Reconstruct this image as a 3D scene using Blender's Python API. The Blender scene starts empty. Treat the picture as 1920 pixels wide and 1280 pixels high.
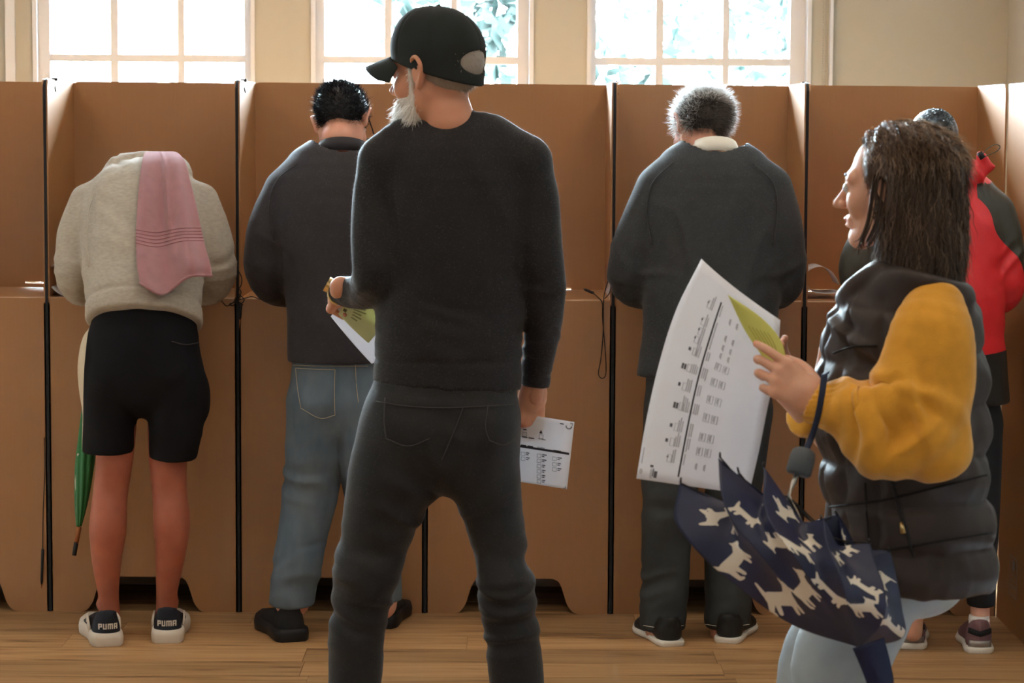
import bpy, bmesh, math, random
import numpy as np
from mathutils import Vector, Matrix

# ------------------------------------------------------------------ camera
CAM = np.array([0.0, 0.0, 1.63]); F = 4600.0
PITCH = math.atan(410 / F); ROLL = math.radians(0.3)
scene = bpy.context.scene
COL = scene.collection
_fw = np.array([0, math.cos(PITCH), -math.sin(PITCH)])
_up0 = np.array([0, math.sin(PITCH), math.cos(PITCH)])
_rt0 = np.array([1.0, 0, 0])
_rt = _rt0 * math.cos(ROLL) + _up0 * math.sin(ROLL)
_up = -_rt0 * math.sin(ROLL) + _up0 * math.cos(ROLL)
cd = bpy.data.cameras.new('camera'); cam = bpy.data.objects.new('camera', cd); COL.objects.link(cam)
cd.sensor_width = 36; cd.lens = F / 1920 * 36; cd.clip_end = 200
cam.matrix_world = Matrix(((_rt[0], _up[0], -_fw[0], CAM[0]), (_rt[1], _up[1], -_fw[1], CAM[1]),
                           (_rt[2], _up[2], -_fw[2], CAM[2]), (0, 0, 0, 1)))
cd.dof.use_dof = True; cd.dof.focus_distance = 6.7; cd.dof.aperture_fstop = 8.0
scene.camera = cam
scene.view_settings.view_transform = 'Standard'; scene.view_settings.look = 'None'
scene.view_settings.gamma = 1; scene.view_settings.exposure = 0.3
scene.view_settings.use_curve_mapping = False

def ray(px, py):
    d = _fw + _rt * ((px - 960) / F) + _up * ((640 - py) / F)
    return d
def W(px, py, Y):                      # point of a sight line at distance Y
    d = ray(px, py); return CAM + d * (Y / d[1])
def G(px, py, z=0.0):                  # point of a sight line at height z
    d = ray(px, py); return CAM + d * ((z - CAM[2]) / d[2])

# ------------------------------------------------------------------ world and fill lamps
SKY = 150.0
w = bpy.data.worlds.new('overcast_sky'); scene.world = w; w.use_nodes = True
bg = w.node_tree.nodes['Background']; bg.inputs[0].default_value = (0.72, 0.88, 1.0, 1); bg.inputs[1].default_value = SKY
FILL_W = 11.0

# ------------------------------------------------------------------ materials
def mat(name, col, rough=0.8, spec=0.3, bump=0, bscale=200, var=0, vscale=8, col2=None, sheen=0, metal=0, sss=0,
        stretch=(1, 1, 1), weave=0, wscale=900, coat=0, bdist=0.002):
    m = bpy.data.materials.new(name); m.use_nodes = True
    nt = m.node_tree; b = nt.nodes['Principled BSDF']
    b.inputs['Base Color'].default_value = (*col, 1); b.inputs['Roughness'].default_value = rough
    b.inputs['Specular IOR Level'].default_value = spec; b.inputs['Metallic'].default_value = metal
    if sheen:
        b.inputs['Sheen Weight'].default_value = sheen; b.inputs['Sheen Roughness'].default_value = 0.4
    if sss:
        b.inputs['Subsurface Weight'].default_value = sss; b.inputs['Subsurface Radius'].default_value = (1, .3, .15)
        b.inputs['Subsurface Scale'].default_value = 0.006
    if coat: b.inputs['Coat Weight'].default_value = coat
    tc = nt.nodes.new('ShaderNodeTexCoord'); mp = nt.nodes.new('ShaderNodeMapping')
    mp.inputs['Scale'].default_value = stretch
    nt.links.new(tc.outputs['Object'], mp.inputs['Vector'])
    if var or col2:
        n = nt.nodes.new('ShaderNodeTexNoise'); n.inputs['Scale'].default_value = vscale; n.inputs['Detail'].default_value = 5
        nt.links.new(mp.outputs[0], n.inputs['Vector'])
        mx = nt.nodes.new('ShaderNodeMix'); mx.data_type = 'RGBA'
        c2 = col2 if col2 else tuple(min(1, c * (1 + var)) for c in col)
        c1 = col if col2 else tuple(c * (1 - var) for c in col)
        mx.inputs[6].default_value = (*c1, 1); mx.inputs[7].default_value = (*c2, 1)
        rp = nt.nodes.new('ShaderNodeMapRange'); rp.inputs[1].default_value = .3; rp.inputs[2].default_value = .7
        nt.links.new(n.outputs['Fac'], rp.inputs[0]); nt.links.new(rp.outputs[0], mx.inputs[0])
        nt.links.new(mx.outputs[2], b.inputs['Base Color'])
    if bump:
        n = nt.nodes.new('ShaderNodeTexNoise'); n.inputs['Scale'].default_value = bscale; n.inputs['Detail'].default_value = 3
        nt.links.new(mp.outputs[0], n.inputs['Vector'])
        bp = nt.nodes.new('ShaderNodeBump'); bp.inputs['Strength'].default_value = bump; bp.inputs['Distance'].default_value = bdist
        nt.links.new(n.outputs['Fac'], bp.inputs['Height']); nt.links.new(bp.outputs[0], b.inputs['Normal'])
    return m

def attr_mix(m, attr, col, rough=None):
    """second colour of a printed or woven pattern where the mesh attribute is positive"""
    nt = m.node_tree; b = nt.nodes['Principled BSDF']
    a = nt.nodes.new('ShaderNodeAttribute'); a.attribute_name = attr
    g = nt.nodes.new('ShaderNodeMath'); g.operation = 'GREATER_THAN'; g.inputs[1].default_value = 0
    nt.links.new(a.outputs['Fac'], g.inputs[0])
    mx = nt.nodes.new('ShaderNodeMix'); mx.data_type = 'RGBA'
    if b.inputs['Base Color'].links:
        nt.links.new(b.inputs['Base Color'].links[0].from_socket, mx.inputs[6])
    else: mx.inputs[6].default_value = b.inputs['Base Color'].default_value
    mx.inputs[7].default_value = (*col, 1)
    nt.links.new(g.outputs[0], mx.inputs[0]); nt.links.new(mx.outputs[2], b.inputs['Base Color'])
    return m

def s2l(r, g, b):
    return tuple(((c / 255) / 12.92 if c / 255 <= .04045 else ((c / 255 + .055) / 1.055) ** 2.4) for c in (r, g, b))

# ------------------------------------------------------------------ object helpers
def tag(o, label=None, cat=None, group=None, kind=None):
    if label: o['label'] = label
    if cat: o['category'] = cat
    if group: o['group'] = group
    if kind: o['kind'] = kind
    return o
def wloc(p):
    v = np.zeros(3)
    while p is not None: v = v + np.array(p.location); p = p.parent
    return v
def empty(name, loc, label=None, cat=None, group=None):
    o = bpy.data.objects.new(name, None); COL.objects.link(o); o.location = loc; o.empty_display_size = .1
    return tag(o, label, cat, group)
def mesh(name, V, Fc, m, parent=None, smooth=False, origin=None, attrs=None, mats=None, midx=None):
    V = np.asarray(V, dtype=np.float64).reshape(-1, 3)
    if origin is None: origin = wloc(parent) if parent is not None else V.mean(0) * [1, 1, 0] + [0, 0, V[:, 2].min()]
    me = bpy.data.meshes.new(name)
    if isinstance(Fc, np.ndarray):
        n = Fc.shape[1]; me.vertices.add(len(V)); me.vertices.foreach_set('co', (V - origin).astype(np.float32).ravel())
        me.loops.add(Fc.size); me.loops.foreach_set('vertex_index', Fc.astype(np.int32).ravel())
        me.polygons.add(len(Fc)); me.polygons.foreach_set('loop_start', np.arange(len(Fc), dtype=np.int32) * n)
        me.update(calc_edges=True)
    else: me.from_pydata([tuple(v) for v in (V - origin)], [], [tuple(int(i) for i in f) for f in Fc])
    for mm in (mats or [m]): me.materials.append(mm)
    if midx is not None: me.polygons.foreach_set('material_index', np.asarray(midx, dtype=np.int32))
    if smooth: me.polygons.foreach_set('use_smooth', np.ones(len(me.polygons), dtype=bool))
    for k, a in (attrs or {}).items():
        at = me.attributes.new(k, 'FLOAT', 'POINT'); at.data.foreach_set('value', np.asarray(a, dtype=np.float32))
    me.update()
    o = bpy.data.objects.new(name, me); COL.objects.link(o)
    if parent is not None: o.parent = parent; o.location = origin - wloc(parent)
    else: o.location = origin
    return o
class MB:
    """collects simple solids into one mesh"""
    def __init__(s): s.V = []; s.F = []
    def add(s, V, Fc):
        n = len(s.V); s.V += [tuple(v) for v in V]; s.F += [tuple(i + n for i in f) for f in Fc]; return s
    def box(s, a, b):
        x0, y0, z0 = [min(p, q) for p, q in zip(a, b)]; x1, y1, z1 = [max(p, q) for p, q in zip(a, b)]
        return s.add([(x0, y0, z0), (x1, y0, z0), (x1, y1, z0), (x0, y1, z0), (x0, y0, z1), (x1, y0, z1), (x1, y1, z1), (x0, y1, z1)],
                     [(0, 3, 2, 1), (4, 5, 6, 7), (0, 1, 5, 4), (1, 2, 6, 5), (2, 3, 7, 6), (3, 0, 4, 7)])
    def prism(s, poly, axis, a, b):
        """poly: 2d outline; extruded along axis (0 x: poly=(y,z), 1 y: poly=(x,z), 2 z: poly=(x,y))"""
        def P(u, v, t): return [(t, u, v), (u, t, v), (u, v, t)][axis]
        n = len(poly)
        return s.add([P(u, v, a) for u, v in poly] + [P(u, v, b) for u, v in poly],
                     [tuple(range(n)), tuple(range(2 * n - 1, n - 1, -1))] + [(i, i + n, (i + 1) % n + n, (i + 1) % n) for i in range(n)])
    def tube(s, pts, r, n=8, close=False):
        pts = [np.array(p, float) for p in pts]; R = r if hasattr(r, '__len__') else [r] * len(pts)
        V = []; up = np.array([0.013, 0.02, 1.0])
        for i, p in enumerate(pts):
            t = pts[min(i + 1, len(pts) - 1)] - pts[max(i - 1, 0)]; t /= np.linalg.norm(t) + 1e-9
            a = np.cross(t, up)
            if np.linalg.norm(a) < .1: a = np.cross(t, [0, 1, 0.1])
            a /= np.linalg.norm(a); b = np.cross(a, t)
            for k in range(n):
                th = 2 * math.pi * k / n; V.append(p + R[i] * (a * math.cos(th) + b * math.sin(th)))
        Fc = [(i * n + k, i * n + (k + 1) % n, (i + 1) * n + (k + 1) % n, (i + 1) * n + k) for i in range(len(pts) - 1) for k in range(n)]
        Fc += [tuple(range(n - 1, -1, -1)), tuple(range((len(pts) - 1) * n, len(pts) * n))]
        return s.add(V, Fc)
    def build(s, name, m, parent=None, smooth=False, origin=None):
        return mesh(name, s.V, s.F, m, parent, smooth, origin)
def crom(P, n=6):
    """smooth curve through control rows (any columns)"""
    P = np.asarray(P, float)
    if len(P) < 3 or n <= 1: return P
    Q = np.vstack([2 * P[0] - P[1], P, 2 * P[-1] - P[-2]]); out = []
    for i in range(1, len(Q) - 2):
        for k in range(n):
            t = k / n; a, b, c, d = Q[i - 1], Q[i], Q[i + 1], Q[i + 2]
            out.append(.5 * (2 * b + (c - a) * t + (2 * a - 5 * b + 4 * c - d) * t * t + (3 * b - a - 3 * c + d) * t ** 3))
    out.append(Q[-2]); return np.array(out)

# ------------------------------------------------------------------ solid modelling by distance fields
def U3(v): v = np.asarray(v, float); return v / (np.linalg.norm(v) + 1e-12)
def smin(a, b, k):
    if k <= 0: return np.minimum(a, b)
    h = np.maximum(k - np.abs(a - b), 0) / k
    return np.minimum(a, b) - h * h * k * .25
class Tube:
    def __init__(s, pts, ra, rb=None, lat=(1, 0, 0), n=3):
        pts = np.asarray(pts, float); ra = np.broadcast_to(np.asarray(ra, float), (len(pts),)).copy()
        rb = ra if rb is None else np.broadcast_to(np.asarray(rb, float), (len(pts),)).copy()
        s.round = np.allclose(ra, rb)
        q = crom(np.hstack([pts, ra[:, None], rb[:, None]]), n)
        s.p = q[:, :3].astype(np.float32); s.a = q[:, 3]; s.b = q[:, 4]; s.lat = np.asarray(lat, float)
        R = np.maximum(s.a, s.b)[:, None]
        s.lo = (s.p - R).min(0); s.hi = (s.p + R).max(0)
    def __call__(s, P):
        D = np.full(len(P), 9.0, np.float32)
        for i in range(len(s.p) - 1):
            A, B = s.p[i], s.p[i + 1]; e = B - A; L = float(np.linalg.norm(e))
            if L < 1e-6: continue
            nrm = e / L; q = P - A; h = q @ nrm; t = np.clip(h / L, 0, 1)
            ra = (s.a[i] + (s.a[i + 1] - s.a[i]) * t).astype(np.float32)
            if s.round:
                q = q - (t * L)[:, None] * nrm
                d = np.sqrt(np.einsum('ij,ij->i', q, q)) - ra
            else:
                rb = (s.b[i] + (s.b[i + 1] - s.b[i]) * t).astype(np.float32)
                u = U3(s.lat - np.dot(s.lat, nrm) * nrm).astype(np.float32); v = np.cross(nrm, u).astype(np.float32)
                qu = q @ u; qv = q @ v; qw = h - t * L; m = np.minimum(ra, rb)
                a1 = qu / ra; b1 = qv / rb; c1 = qw / m
                k0 = np.sqrt(a1 * a1 + b1 * b1 + c1 * c1) + 1e-6
                a1 /= ra; b1 /= rb; c1 /= m
                k1 = np.sqrt(a1 * a1 + b1 * b1 + c1 * c1) + 1e-6
                d = k0 * (k0 - 1) / k1
            np.minimum(D, d, out=D)
        return D
class Ball:
    """ellipsoid; R rows are its own axes"""
    def __init__(s, c, r, R=None):
        s.c = np.asarray(c, float); s.r = np.broadcast_to(np.asarray(r, float), (3,)); s.R = np.eye(3) if R is None else np.asarray(R, float)
        m = s.r.max(); s.lo = s.c - m; s.hi = s.c + m
    def __call__(s, P):
        q = (P - s.c.astype(np.float32)) @ s.R.T.astype(np.float32)
        a = q / s.r.astype(np.float32); k0 = np.sqrt((a * a).sum(1)) + 1e-6
        a = a / s.r.astype(np.float32); k1 = np.sqrt((a * a).sum(1)) + 1e-6
        return k0 * (k0 - 1) / k1
class Box3:
    def __init__(s, c, h, R=None, rd=0.0):
        s.c = np.asarray(c, float); s.h = np.asarray(h, float) - rd; s.rd = rd; s.R = np.eye(3) if R is None else np.asarray(R, float)
        m = np.linalg.norm(h); s.lo = s.c - m; s.hi = s.c + m
    def __call__(s, P):
        q = np.abs((P - s.c.astype(np.float32)) @ s.R.T.astype(np.float32)) - s.h.astype(np.float32)
        return np.sqrt((np.maximum(q, 0) ** 2).sum(1)) + np.minimum(q.max(1), 0) - s.rd
class Plane:
    lo = hi = None
    def __init__(s, p, n): s.n = U3(n).astype(np.float32); s.o = float(np.dot(s.n, p))
    def __call__(s, P): return P @ s.n - s.o
class Fn:
    lo = hi = None
    def __init__(s, f): s.f = f
    def __call__(s, P): return s.f(P)
class Offset:
    def __init__(s, f, o): s.f = f; s.o = o; s.lo = f.lo; s.hi = f.hi
    def __call__(s, P): return s.f(P) - s.o
def field(ops):
    def f(P):
        D = None
        for op, fn, k in ops:
            d = fn(P)
            if D is None: D = d
            elif op == 'u': D = smin(D, d, k)
            elif op == 's': D = -smin(-D, d, k)
            else: D = -smin(-D, -d, k)
        return D
    return f
def nets(ops, h, smooth=1, pad=.02):
    """surface of a distance field as quads (naive surface nets on a sparse grid)"""
    prim = [o[1] for o in ops if o[0] == 'u' and o[1].lo is not None]
    lo = np.min([p.lo for p in prim], 0) - pad - 2 * h; hi = np.max([p.hi for p in prim], 0) + pad + 2 * h
    B = 4; nb = np.ceil((hi - lo) / (h * B)).astype(int) + 1
    f = field(ops)
    bi = np.stack(np.meshgrid(*[np.arange(n) for n in nb], indexing='ij'), -1).reshape(-1, 3)
    dc = f((lo + (bi + .5) * B * h - .5 * h).astype(np.float32))
    N = nb * B
    G3 = np.repeat(np.repeat(np.repeat(np.where(dc < 0, -1, 1).astype(np.float32).reshape(nb), B, 0), B, 1), B, 2)
    act = bi[np.abs(dc) < B * h * 1.5]
    off = np.stack(np.meshgrid(*[np.arange(B)] * 3, indexing='ij'), -1).reshape(-1, 3)
    idx = (act[:, None, :] * B + off[None]).reshape(-1, 3)
    G3[idx[:, 0], idx[:, 1], idx[:, 2]] = f((lo + idx * h).astype(np.float32))
    ins = G3 < 0
    c = np.zeros(N - 1, np.int8)
    for dx in (0, 1):
        for dy in (0, 1):
            for dz in (0, 1): c += ins[dx:N[0] - 1 + dx, dy:N[1] - 1 + dy, dz:N[2] - 1 + dz]
    cells = np.argwhere((c > 0) & (c < 8)); nid = np.full(N - 1, -1, np.int32)
    nid[cells[:, 0], cells[:, 1], cells[:, 2]] = np.arange(len(cells))
    acc = np.zeros((len(cells), 3)); cnt = np.zeros(len(cells))
    cor = [(x, y, z) for x in (0, 1) for y in (0, 1) for z in (0, 1)]
    val = {k: G3[cells[:, 0] + k[0], cells[:, 1] + k[1], cells[:, 2] + k[2]] for k in cor}
    for k in cor:
        for ax in range(3):
            if k[ax]: continue
            k2 = list(k); k2[ax] = 1; k2 = tuple(k2); a, b = val[k], val[k2]; m = (a < 0) != (b < 0)
            t = np.where(m, a / np.where(m, a - b, 1), 0); p = np.tile(np.array(k, float), (len(cells), 1)); p[:, ax] = t
            acc[m] += p[m]; cnt[m] += 1
    V = lo + (cells + acc / np.maximum(cnt, 1)[:, None]) * h
    Q = []
    for ax in range(3):
        sl0 = [slice(1, n - 1) for n in N]; sl1 = list(sl0); sl0[ax] = slice(0, N[ax] - 1); sl1[ax] = slice(1, N[ax])
        a = ins[tuple(sl0)]; b = ins[tuple(sl1)]; e = np.argwhere(a != b)
        o = np.array([1, 1, 1]); o[ax] = 0; e0 = e + o; u, v = (ax + 1) % 3, (ax + 2) % 3
        du = np.zeros(3, int); du[u] = 1; dv = np.zeros(3, int); dv[v] = 1
        g = lambda x: nid[x[:, 0], x[:, 1], x[:, 2]]
        q = np.stack([g(e0 - du - dv), g(e0 - dv), g(e0), g(e0 - du)], 1)
        fl = ~a[tuple(e.T)]; q[fl] = q[fl][:, ::-1]; Q.append(q)
    Q = np.vstack(Q); Q = Q[(Q >= 0).all(1)]
    return lap(V, Q, smooth), Q
def edges(Q):
    n = Q.shape[1]; E = np.vstack([Q[:, [i, (i + 1) % n]] for i in range(n)]); return E
def lap(V, Q, it, lam=.5):
    if it <= 0: return V
    E = edges(Q); n = len(V); deg = np.bincount(E.ravel(), minlength=n).astype(float); deg[deg == 0] = 1
    for _ in range(it):
        A = np.zeros_like(V)
        for k in range(3):
            A[:, k] = np.bincount(E[:, 0], V[E[:, 1], k], n) + np.bincount(E[:, 1], V[E[:, 0], k], n)
        V = V + lam * (A / deg[:, None] - V)
    return V
def vnorm(V, Q):
    fn = np.cross(V[Q[:, 2]] - V[Q[:, 0]], V[Q[:, 3]] - V[Q[:, 1]]); N = np.zeros_like(V)
    for i in range(4):
        for k in range(3): N[:, k] += np.bincount(Q[:, i], fn[:, k], len(V))
    return N / (np.linalg.norm(N, axis=1, keepdims=True) + 1e-12)
def vnoise(P, seed=0):
    P = np.asarray(P, float); I = np.floor(P).astype(np.int64); f = P - I; u = f * f * (3 - 2 * f); out = 0
    for dx in (0, 1):
        for dy in (0, 1):
            for dz in (0, 1):
                h = ((I[:, 0] + dx) * 374761393 + (I[:, 1] + dy) * 668265263 + (I[:, 2] + dz) * 1440662683 + seed * 974634541) & 0xffffffff
                h = ((h ^ (h >> 13)) * 1274126177) & 0xffffffff; h = (h ^ (h >> 16)) & 0xffffff
                wgt = (u[:, 0] if dx else 1 - u[:, 0]) * (u[:, 1] if dy else 1 - u[:, 1]) * (u[:, 2] if dz else 1 - u[:, 2])
                out = out + wgt * (h / 0xffffff * 2 - 1)
    return out
def ridge(P, seed=0): return 1 - 2 * np.abs(vnoise(P, seed))
def bell(V, c, r):
    """soft spot round a point (r may be three half-widths)"""
    q = (V - np.asarray(c)) / np.asarray(r); return np.exp(-(q * q).sum(1))
def folds(V, c, r, across, f, amp, seed=0, warp=.35):
    """cloth folds: ridges that run square to `across`, inside a soft spot"""
    a = U3(across); t = V @ a * f; S = V * (f * .25); wv = vnoise(V * f * .3, seed + 7)
    return 1.6 * amp * bell(V, c, r) * ridge(np.stack([t + warp * 3 * wv, S[:, 0], S[:, 2]], 1), seed)
def cloth(name, ops, h, m, parent, disp=None, smooth=2, attrs=None, post=1):
    V, Q = nets(ops, h, smooth)
    if disp is not None:
        V = V + vnorm(V, Q) * disp(V)[:, None]
        V = lap(V, Q, post, .35)
    return mesh(name, V, Q, m, parent, True, attrs={k: f(V) for k, f in (attrs or {}).items()})
# ------------------------------------------------------------------ shared materials
def cardboard(name='cardboard'):
    m = bpy.data.materials.new(name); m.use_nodes = True; nt = m.node_tree; b = nt.nodes['Principled BSDF']
    b.inputs['Roughness'].default_value = .42; b.inputs['Specular IOR Level'].default_value = .8
    tc = nt.nodes.new('ShaderNodeTexCoord')
    n = nt.nodes.new('ShaderNodeTexNoise'); n.inputs['Scale'].default_value = 3; n.inputs['Detail'].default_value = 8
    nt.links.new(tc.outputs['Object'], n.inputs['Vector'])
    mp = nt.nodes.new('ShaderNodeMapping'); mp.inputs['Scale'].default_value = (260, 260, 8); nt.links.new(tc.outputs['Object'], mp.inputs[0])
    n2 = nt.nodes.new('ShaderNodeTexNoise'); n2.inputs['Scale'].default_value = 1; nt.links.new(mp.outputs[0], n2.inputs['Vector'])
    mx = nt.nodes.new('ShaderNodeMix'); mx.data_type = 'RGBA'
    mx.inputs[6].default_value = (.285, .122, .038, 1); mx.inputs[7].default_value = (.365, .166, .056, 1)
    ad = nt.nodes.new('ShaderNodeMath'); ad.operation = 'MULTIPLY_ADD'; ad.inputs[1].default_value = .45; 
    nt.links.new(n2.outputs['Fac'], ad.inputs[0])
    m2 = nt.nodes.new('ShaderNodeMath'); m2.operation = 'MULTIPLY'; m2.inputs[1].default_value = .6
    nt.links.new(n.outputs['Fac'], m2.inputs[0]); nt.links.new(m2.outputs[0], ad.inputs[2])
    nt.links.new(ad.outputs[0], mx.inputs[0]); nt.links.new(mx.outputs[2], b.inputs['Base Color'])
    bp = nt.nodes.new('ShaderNodeBump'); bp.inputs['Strength'].default_value = .12; bp.inputs['Distance'].default_value = .001
    nt.links.new(n2.outputs['Fac'], bp.inputs['Height']); nt.links.new(bp.outputs[0], b.inputs['Normal'])
    return m
M = {}
M['card'] = cardboard()
M['card_edge'] = mat('cardboard_cut_edge', (.33, .2, .1), .9)
M['black'] = mat('black_plastic', (.010, .010, .012), .5)
M['cord'] = mat('black_cord', (.012, .011, .012), .8)
M['wall'] = mat('painted_wall', s2l(152, 150, 142), .7, var=.03, vscale=2, bump=.05, bscale=300)
M['ceil'] = mat('ceiling_paint', (.42, .42, .42), .9)
M['frame'] = mat('white_gloss_paint', (.46, .49, .54), .4, .5)
M['fill_body'] = mat('fill_housing', (.8, .8, .8), .5)
M['ink'] = mat('printing_ink', (.03, .03, .04), .7)
M['grey_ink'] = mat('grey_printing_ink', (.30, .30, .33), .7)
def glass():
    m = bpy.data.materials.new('window_glass'); m.use_nodes = True; nt = m.node_tree; nt.nodes.clear()
    o = nt.nodes.new('ShaderNodeOutputMaterial'); mx = nt.nodes.new('ShaderNodeMixShader'); t = nt.nodes.new('ShaderNodeBsdfTransparent')
    g = nt.nodes.new('ShaderNodeBsdfGlossy'); g.inputs['Roughness'].default_value = .02; fr = nt.nodes.new('ShaderNodeFresnel'); fr.inputs[0].default_value = 1.2
    t.inputs[0].default_value = (.97, .985, .98, 1)
    nt.links.new(fr.outputs[0], mx.inputs[0]); nt.links.new(t.outputs[0], mx.inputs[1]); nt.links.new(g.outputs[0], mx.inputs[2]); nt.links.new(mx.outputs[0], o.inputs[0])
    return m
M['glass'] = glass()
def hair_mat(name, col, tr=.45, rough=.45):
    m = mat(name, col, rough, .5); nt = m.node_tree; b = nt.nodes['Principled BSDF']; o = nt.nodes['Material Output']
    t = nt.nodes.new('ShaderNodeBsdfTranslucent'); t.inputs[0].default_value = (*col, 1); x = nt.nodes.new('ShaderNodeMixShader'); x.inputs[0].default_value = tr
    nt.links.new(b.outputs[0], x.inputs[1]); nt.links.new(t.outputs[0], x.inputs[2]); nt.links.new(x.outputs[0], o.inputs[0]); return m

M['paper'] = hair_mat('ballot_paper', (.80, .79, .82), .30, .75)
M['green_paper'] = hair_mat('green_ballot_paper', s2l(218, 218, 125), .25, .75)
M['pale_green_paper'] = hair_mat('pale_green_ballot_paper', s2l(220, 222, 168), .25, .75)

# ------------------------------------------------------------------ floor of laminate planks
def plank_mat():
    m = bpy.data.materials.new('oak_laminate'); m.use_nodes = True; nt = m.node_tree; b = nt.nodes['Principled BSDF']
    b.inputs['Roughness'].default_value = .42; b.inputs['Specular IOR Level'].default_value = .35
    tc = nt.nodes.new('ShaderNodeTexCoord'); oi = nt.nodes.new('ShaderNodeObjectInfo')
    ad = nt.nodes.new('ShaderNodeVectorMath'); ad.operation = 'ADD'
    sc_ = nt.nodes.new('ShaderNodeMath'); sc_.operation = 'MULTIPLY'; sc_.inputs[1].default_value = 40
    nt.links.new(oi.outputs['Random'], sc_.inputs[0]); nt.links.new(tc.outputs['Object'], ad.inputs[0]); nt.links.new(sc_.outputs[0], ad.inputs[1])
    mp = nt.nodes.new('ShaderNodeMapping'); mp.inputs['Scale'].default_value = (1.6, 24, 1); nt.links.new(ad.outputs[0], mp.inputs[0])
    n = nt.nodes.new('ShaderNodeTexNoise'); n.inputs['Scale'].default_value = 1.3; n.inputs['Detail'].default_value = 7; n.inputs['Distortion'].default_value = .8
    nt.links.new(mp.outputs[0], n.inputs['Vector'])
    cr = nt.nodes.new('ShaderNodeValToRGB'); e = cr.color_ramp.elements
    e[0].position = .3; e[0].color = (.15, .070, .026, 1); e[1].position = .62; e[1].color = (.50, .29, .135, 1)
    x = e.new(.44); x.color = (.40, .215, .092, 1)
    nt.links.new(n.outputs['Fac'], cr.inputs[0])
    hs = nt.nodes.new('ShaderNodeHueSaturation'); mr = nt.nodes.new('ShaderNodeMapRange'); mr.inputs[3].default_value = .72; mr.inputs[4].default_value = 1.15
    nt.links.new(oi.outputs['Random'], mr.inputs[0]); nt.links.new(mr.outputs[0], hs.inputs['Value']); nt.links.new(cr.outputs[0], hs.inputs['Color'])
    nt.links.new(hs.outputs[0], b.inputs['Base Color'])
    return m
M['plank'] = plank_mat()
XR = 2.13; XL = -4.2; YB = -3.5; ZC = 3.5
fl = MB().box((XL, YB, -.06), (XR, 11.2, -.004)).build('floor', mat('floor_underlay', (.2, .11, .05), .7), origin=np.zeros(3))
tag(fl, 'oak laminate plank floor', kind='structure')
random.seed(4)
PW, PL = .19, 1.26
pm = {}
y = 3.9; row = 0
while y < 10.0:
    x = -2.9 + random.random() * PL - PL
    while x < XR - .02:
        a, b_ = max(x, -2.9), min(x + PL, XR - .01)
        if b_ - a > .08:
            key = round(b_ - a, 3)
            if key not in pm:
                l2, w2 = (b_ - a) / 2 - .0007, PW / 2 - .0007
                o = MB().prism([(-l2, -w2), (l2, -w2), (l2, w2), (-l2, w2)], 2, -.004, 0).build('plank', M['plank'], fl, origin=np.zeros(3)); pm[key] = o.data
            else:
                o = bpy.data.objects.new('plank', pm[key]); COL.objects.link(o); o.parent = fl
            o.location = ((a + b_) / 2, y + PW / 2, 0)
        x += PL
    y += PW; row += 1

# ------------------------------------------------------------------ room shell
PHI = math.atan(.07); EU = np.array([math.cos(PHI), math.sin(PHI), 0]); EN = np.array([-math.sin(PHI), math.cos(PHI), 0]); WO = np.array([0, 10.5, 0.])
def wallhit(px, py=112):
    d = ray(px, py); t = np.dot(WO - CAM, EN) / np.dot(d, EN); p = CAM + d * t; return float(np.dot(p - WO, EU)), float(p[2])
def wmap(mb):
    mb.V = [tuple(WO + EU * v[0] + EN * v[1] + np.array([0, 0, v[2]])) for v in mb.V]; return mb
wins = [(62 - 513 - 70, 92 - 513 - 70, 205 - 513 - 70, 220 - 513 - 70, 332 - 513 - 70, 345 - 513 - 70, 457 - 513 - 70, 478 - 513 - 70), (62, 92, 205, 220, 332, 345, 457, 478), (583, 609, 721, 735, 846, 858, 971, 1000), (1100, 1119, 1232, 1246, 1358, 1370, 1484, 1520)]
Z0, Z1 = .79, 3.02
wu = [[wallhit(p)[0] for p in wn] for wn in wins]
zr = wallhit(790)[1]
TH = .16
bw = MB(); last = wallhit(-1400)[0]
for u in wu:
    bw.box((last, 0, 0), (u[0], TH, ZC)); bw.box((u[0], 0, 0), (u[7], TH, Z0)); bw.box((u[0], 0, Z1), (u[7], TH, ZC)); last = u[7]
uR = (XR - WO[0]) / EU[0] + .1
bw.box((last, 0, 0), (uR, TH, ZC))
tag(wmap(bw).build('wall_back', M['wall']), kind='structure')
zs = [Z0 + .05, 1.16, 1.53, zr, 2.27, 2.64, Z1 - .05]
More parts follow.
